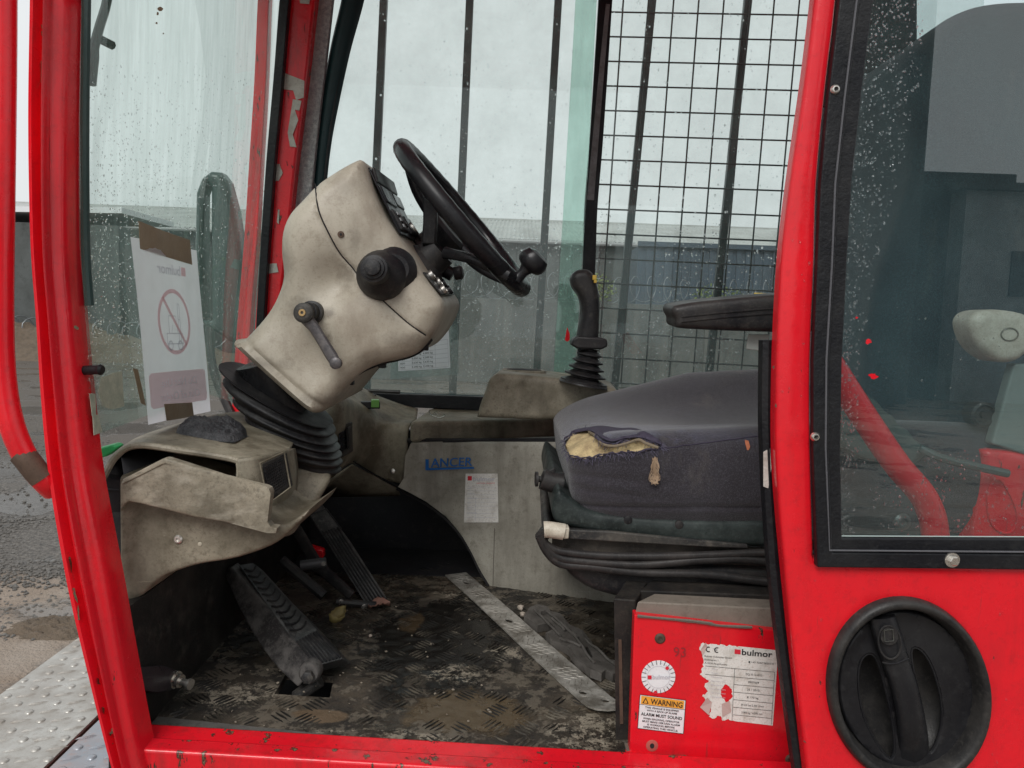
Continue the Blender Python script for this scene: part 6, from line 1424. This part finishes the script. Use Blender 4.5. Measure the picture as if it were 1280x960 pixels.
# ================================================================== the paper sign taped to the windscreen
c = [at_ws(163, 296, .004), at_ws(247, 313, .004), at_ws(262, 514, .006), at_ws(185, 531, .006)]
def ws_pt(u, v, l=0.):
    p = quadmap(c, u, v); return Vector((max(G(p.y, p.z) + .003, p.x) + l, p.y, p.z)) + Vector((.002 * math.sin(u * 5 + v * 3), 0, 0)) * 1
b = MB(); n = 14; b.add([ws_pt(i / n, j / n) for j in range(n + 1) for i in range(n + 1)], [(j * (n + 1) + i, j * (n + 1) + i + 1, (j + 1) * (n + 1) + i + 1, (j + 1) * (n + 1) + i) for j in range(n) for i in range(n)])
PS = b.build('paper_sign', white_p, label='white paper notice taped to the windscreen, its pink print showing through mirrored', cat='notice')
class WD(Decal):
    def __init__(s): s.c = c; s.n = Vector((1, 0, 0)); s.step = .0004; s.mbs = {}; s.W = .21; s.H = .297
    def p(s, u, v, l=0): return ws_pt(u, v, l * s.step)
d = WD()
d.rect(.68, .115, .76, .165, pink_ink); d.done(PS, 'logo_square'); d = WD(); d.text('bulmor', .28, .165, .055, print_g, bold=True, maxw=.38, mirror=True)
d.done(PS, 'small_print'); d = WD(); d.ring(.50, .435, .049, .056, pink_ink, n=48); d.done(PS, 'prohibition_ring'); d = WD(); d.line(.33, .30, .68, .57, .0065, pink_ink); d.done(PS, 'prohibition_bar'); d = WD()
for seg_ in ([(.36, .50), (.62, .50)], [(.36, .50), (.36, .56)], [(.62, .50), (.62, .56)], [(.36, .56), (.62, .56)], [(.40, .50), (.40, .40)], [(.40, .40), (.52, .40)], [(.52, .40), (.54, .50)], [(.56, .56), (.56, .33)], [(.59, .56), (.59, .33)], [(.56, .33), (.59, .33)], [(.44, .50), (.46, .45)], [(.56, .42), (.59, .42)]): d.line(*seg_[0], *seg_[1], .0017, print_g, l=3)
for u_ in (.41, .57): d.ring(u_, .57, .006, .009, print_g, l=3, n=18)
d.done(PS, 'prohibition_print'); d = WD()
bb = MB(); nn_ = 16; V_ = []
for jj in range(nn_ + 1):
    for ii in range(nn_ + 1):
        e_ = .035 * (1 - math.sqrt(max(0, 1 - max(0, abs(2 * jj / nn_ - 1) - .7) ** 2 / .09)))
        V_.append(d.p(lerp(.05 + e_, .95 - e_, ii / nn_), lerp(.72, .92, jj / nn_), 1))
bb.add(V_, [(jj * (nn_ + 1) + ii, jj * (nn_ + 1) + ii + 1, (jj + 1) * (nn_ + 1) + ii + 1, (jj + 1) * (nn_ + 1) + ii) for jj in range(nn_) for ii in range(nn_)]); bb.build('pink_panel_print', pink_pale, PS, smooth=False)
d.text('Do Not Use', .5, .805, .045, print_w, l=3, bold=True, align='C', maxw=.56, mirror=True); d.text('Out of Order', .5, .885, .045, print_w, l=3, bold=True, align='C', maxw=.62, mirror=True)
d.done(PS, 'faded_print')
def tape_on(pts, nm, off=.006):
    b = MB(); P = [at_ws(x, y, off) for x, y in pts]; b.prism(P, (.0006, 0, 0)); b.build(nm, tape, PS, smooth=False)
tape_on([(173, 276), (205, 289), (237, 300), (240, 331), (210, 322), (175, 311)], 'brown_tape'); tape_on([(205, 505), (240, 503), (242, 520), (222, 524), (208, 526)], 'brown_tape', .009)
tape_on([(166, 460), (172, 462), (182, 507), (176, 504)], 'brown_tape', .005)
# old torn sticker remains on the windscreen
gs = mat('greenish_sticker_remains', (.50, .53, .42), .7, dirt=(.25, .30, .24), amt=.7, scale=50)
for pg in ([(126, 472), (140, 466), (152, 464), (155, 508), (140, 512), (127, 508), (122, 490)], [(112, 492), (118, 492), (119, 522), (115, 520)], [(115, 520), (123, 518), (127, 540), (118, 544)]):
    b = MB(); P = [at_ws(x + random.uniform(-1, 1), y, .001) for x, y in pg]; b.prism(P, (.0004, 0, 0)); b.build('sticker_remains', gs, WS, smooth=False)
for (x, y, s_) in ((200, 11, 4), (197, 17, 2), (196, 29, 2), (204, 42, 1.2)):
    b = MB(); P = [at_ws(x + s_ * random.uniform(.5, 1.2) * math.cos(a), y + s_ * random.uniform(.5, 1.2) * math.sin(a), .001) for a in [i * 1.05 for i in range(6)]]; b.add(P, [tuple(range(6))]); b.build('dirt_fleck', twine, WS, smooth=False)

# ================================================================== loose things on the cab floor
# aluminium tread strip
zs_ = ZF + .006
q = [onz(578, 712, zs_), onz(561, 722, zs_ - .003), onz(756, 903, zs_ + .001), onz(776, 880, zs_ + .001)]
axs = ((q[2] + q[3]) / 2 - (q[0] + q[1]) / 2); Ls = axs.length; axs.normalize(); crs = Vector((-axs.y, axs.x, 0)); crs = -crs if crs.x < 0 else crs; o0 = (q[0] + q[1]) / 2
def st_pt(u, v, z=0): return o0 + axs * (u * Ls) + crs * v + Vector((0, 0, z))
hw_ = .026
ol = [(0, -hw_), (0, hw_)] + [(Ls * t, hw_) for t in np.linspace(.05, .96, 30)] + [(Ls * .985, hw_ * .5), (Ls * 1.0, hw_ * .75), (Ls * .99, -hw_ * .2), (Ls * .975, -hw_ * .75), (Ls * .955, -hw_)] + [(Ls * t, -hw_) for t in np.linspace(.93, .05, 30)]
holes_ = [[(cx + rx * math.cos(a), cy + .0068 * math.sin(a)) for a in [2 * math.pi * i / 12 for i in range(12)]] for cx, cy, rx in ((Ls * .10, 0, .010), (Ls * .44, 0, .011), (Ls * .89, -.009, .008), (Ls * .945, .010, .008))]
Vt, Tt = fillpoly([ol] + holes_, .006)
f3 = lambda x, y, z: o0 + axs * x + crs * y + Vector((0, 0, z + .0015 * math.sin(x * 9) + (.004 * max(0, x / Ls - .93) / .07) + .0005 * noise.noise(Vector((x * 60, y * 60, 0)))))
n_ = len(Vt); b = MB(); b.add([f3(x, y, 0) for x, y in Vt] + [f3(x, y, -.003) for x, y in Vt], [tuple(t) for t in Tt] + [tuple(i + n_ for i in reversed(t)) for t in Tt])
for pl_ in [ol] + holes_:
    m_ = len(pl_); b.add([f3(x, y, 0) for x, y in pl_] + [f3(x, y, -.003) for x, y in pl_], [(i, (i + 1) % m_, m_ + (i + 1) % m_, m_ + i) for i in range(m_)])
MS = b.build('tread_strip', alu, label='long loose strip of worn aluminium tread plate with screw holes', cat='metal strip', angle=50)
b = MB()
for k in range(52):
    for j in (-1, 0, 1):
        x = Ls * (.02 + k * .0185); y = j * .012 + .004 * (k % 2) - .002
        if min(math.hypot(x - Ls * h, y) for h in (.10, .44, .89, .945)) < .017: continue
        a = .9 if k % 8 < 4 else -.6; dx, dy = .0075 * math.cos(a), .0075 * math.sin(a)
        if abs(y) + abs(dy) > hw_ - .002: continue
        b.loft([[f3(x - dx, y - dy, 0), f3(x + dy * .13, y - dx * .13, 0), f3(x + dx, y + dy, 0), f3(x - dy * .13, y + dx * .13, 0)], [f3(x - dx * .7, y - dy * .7, .0006), f3(x + dy * .05, y - dx * .05, .0007), f3(x + dx * .7, y + dy * .7, .0006), f3(x - dy * .05, y + dx * .05, .0007)]])
b.build('tread_bar', mat('grimy_aluminium_bar', (.27, .25, .22), .5, metal=.2, dirt=(.08, .07, .05), amt=.8, scale=30), MS, kind='stuff', angle=50)
# broken plastic bracket
zb_ = ZF + .016
bo = [(655, 770), (662, 760), (672, 757), (684, 758), (688, 764), (700, 768), (712, 780), (728, 790), (738, 800), (745, 812), (758, 822), (772, 826), (776, 838), (766, 843), (757, 838), (752, 842), (738, 839), (730, 830), (722, 826), (712, 812), (702, 804), (690, 800), (682, 790), (694, 786), (688, 778), (672, 782), (664, 776)]
bo = [(lambda p: (p.x, p.y))(onz(x, y, zb_)) for x, y in bo]; bh = [[(lambda p: (p.x, p.y))(onz(x, y, zb_)) for x, y in hpg] for hpg in ([(730, 811), (735, 808), (741, 820), (738, 824), (732, 818)], [(676, 764), (682, 763), (684, 768), (677, 769)])]
Vt, Tt = fillpoly([bo] + bh, .006); fb = lambda x, y, z: Vector((x, y, zb_ + z + .003 * noise.noise(Vector((x * 22, y * 22, 3))) + .0022 * (1 if noise.noise(Vector((x * 30, y * 10, 8))) > 0 else 0)))
n_ = len(Vt); b = MB(); b.add([fb(x, y, 0) for x, y in Vt] + [fb(x, y, -.015) for x, y in Vt], [tuple(t) for t in Tt] + [tuple(i + n_ for i in reversed(t)) for t in Tt])
for pl_ in [bo] + bh:
    m_ = len(pl_); b.add([fb(x, y, 0) for x, y in pl_] + [fb(x, y, -.015) for x, y in pl_], [(i, (i + 1) % m_, m_ + (i + 1) % m_, m_ + i) for i in range(m_)])
for (x0, y0, x1, y1) in ((668, 764, 700, 796), (684, 766, 722, 800), (706, 782, 742, 830), (732, 802, 768, 832), (700, 800, 726, 812), (690, 776, 706, 790)):
    P = [(lambda p: fb(p.x, p.y, .003))(onz(lerp(x0, x1, t_ / 8), lerp(y0, y1, t_ / 8), zb_)) for t_ in range(9)]; b.tube(P, .0028, 5)
b.build('broken_bracket', mat('muddy_grey_plastic', (.12, .11, .10), .6, dirt=(.04, .035, .03), amt=.7, scale=40, bst=.8), label='broken muddy plastic bracket lying beyond the metal strip', cat='bracket', angle=40)
# leaves
def leaf(px, py, z, sz, rot, m, label, curl=.5, sd=1):
    o = onz(px, py, z); rnd = random.Random(sd); b = MB(); n = 10; V = []
    for i in range(n + 1):
        t = i / n; w_ = math.sin(math.pi * min(t * 1.05, 1)) ** .7 * .42 * (1 + .25 * rnd.uniform(-1, 1))
        for k in range(-3, 4):
            s_ = k / 3; x = (t - .5) * sz; y = s_ * w_ * sz; h = sz * curl * (s_ * s_ * .5 + .25 * math.sin(t * 5 + sd) + .06 * rnd.uniform(-1, 1))
            V.append(o + Vector((x * math.cos(rot) - y * math.sin(rot), x * math.sin(rot) + y * math.cos(rot), h + sz * .1)))
    b.add(V, [(i * 7 + k, i * 7 + k + 1, (i + 1) * 7 + k + 1, (i + 1) * 7 + k) for i in range(n) for k in range(6)])
    ob = b.build('dead_leaf', m, label=label, cat='leaf', angle=60, group='dead leaves on the cab floor'); md = ob.modifiers.new('t', 'SOLIDIFY'); md.thickness = .0004; return ob
leaf(422, 776, ZF, .040, .9, mat('olive_dead_leaf', (.34, .27, .10), .55, dirt=(.12, .09, .04), amt=.6, scale=60), 'curled olive yellow leaf lying between the two long pedals', .75, 3)
leaf(474, 760, ZF, .045, .3, mat('pinkish_brown_leaf', (.33, .17, .13), .6, dirt=(.14, .08, .06), amt=.6, scale=60), 'pinkish brown dead leaf at the foot of the brake pedal', .35, 5)
leaf(448, 757, ZF, .022, 1.2, mat('pinkish_brown_leaf', (0,0,0)), 'scrap of pinkish brown leaf left of the brake pedal foot', .5, 8)
for (x, y, s_, lb) in ((651, 762, .008, 'pale pebble beside the lining near the broken bracket, the farther one'), (653, 770, .007, 'pinkish crumb beside the broken bracket, the nearer one'), (463, 796, .004, 'pale chip of stone on the floor right of the olive leaf')):
    o_ = onz(x, y, ZF + .001); b = MB(); b.loft([[o_ + Vector((s_ * k * math.cos(a) * random.uniform(.7, 1.1), s_ * k * math.sin(a) * random.uniform(.7, 1.1), h * s_)) for a in [i * 1.05 for i in range(6)]] for k, h in ((.7, 0), (1, .5), (.8, 1), (.3, 1.25))])
    b.build('pebble', mat('pale_pebble', (.40, .34, .28), .7), label=lb, cat='pebble', angle=30, group='crumbs and pebbles on the cab floor')
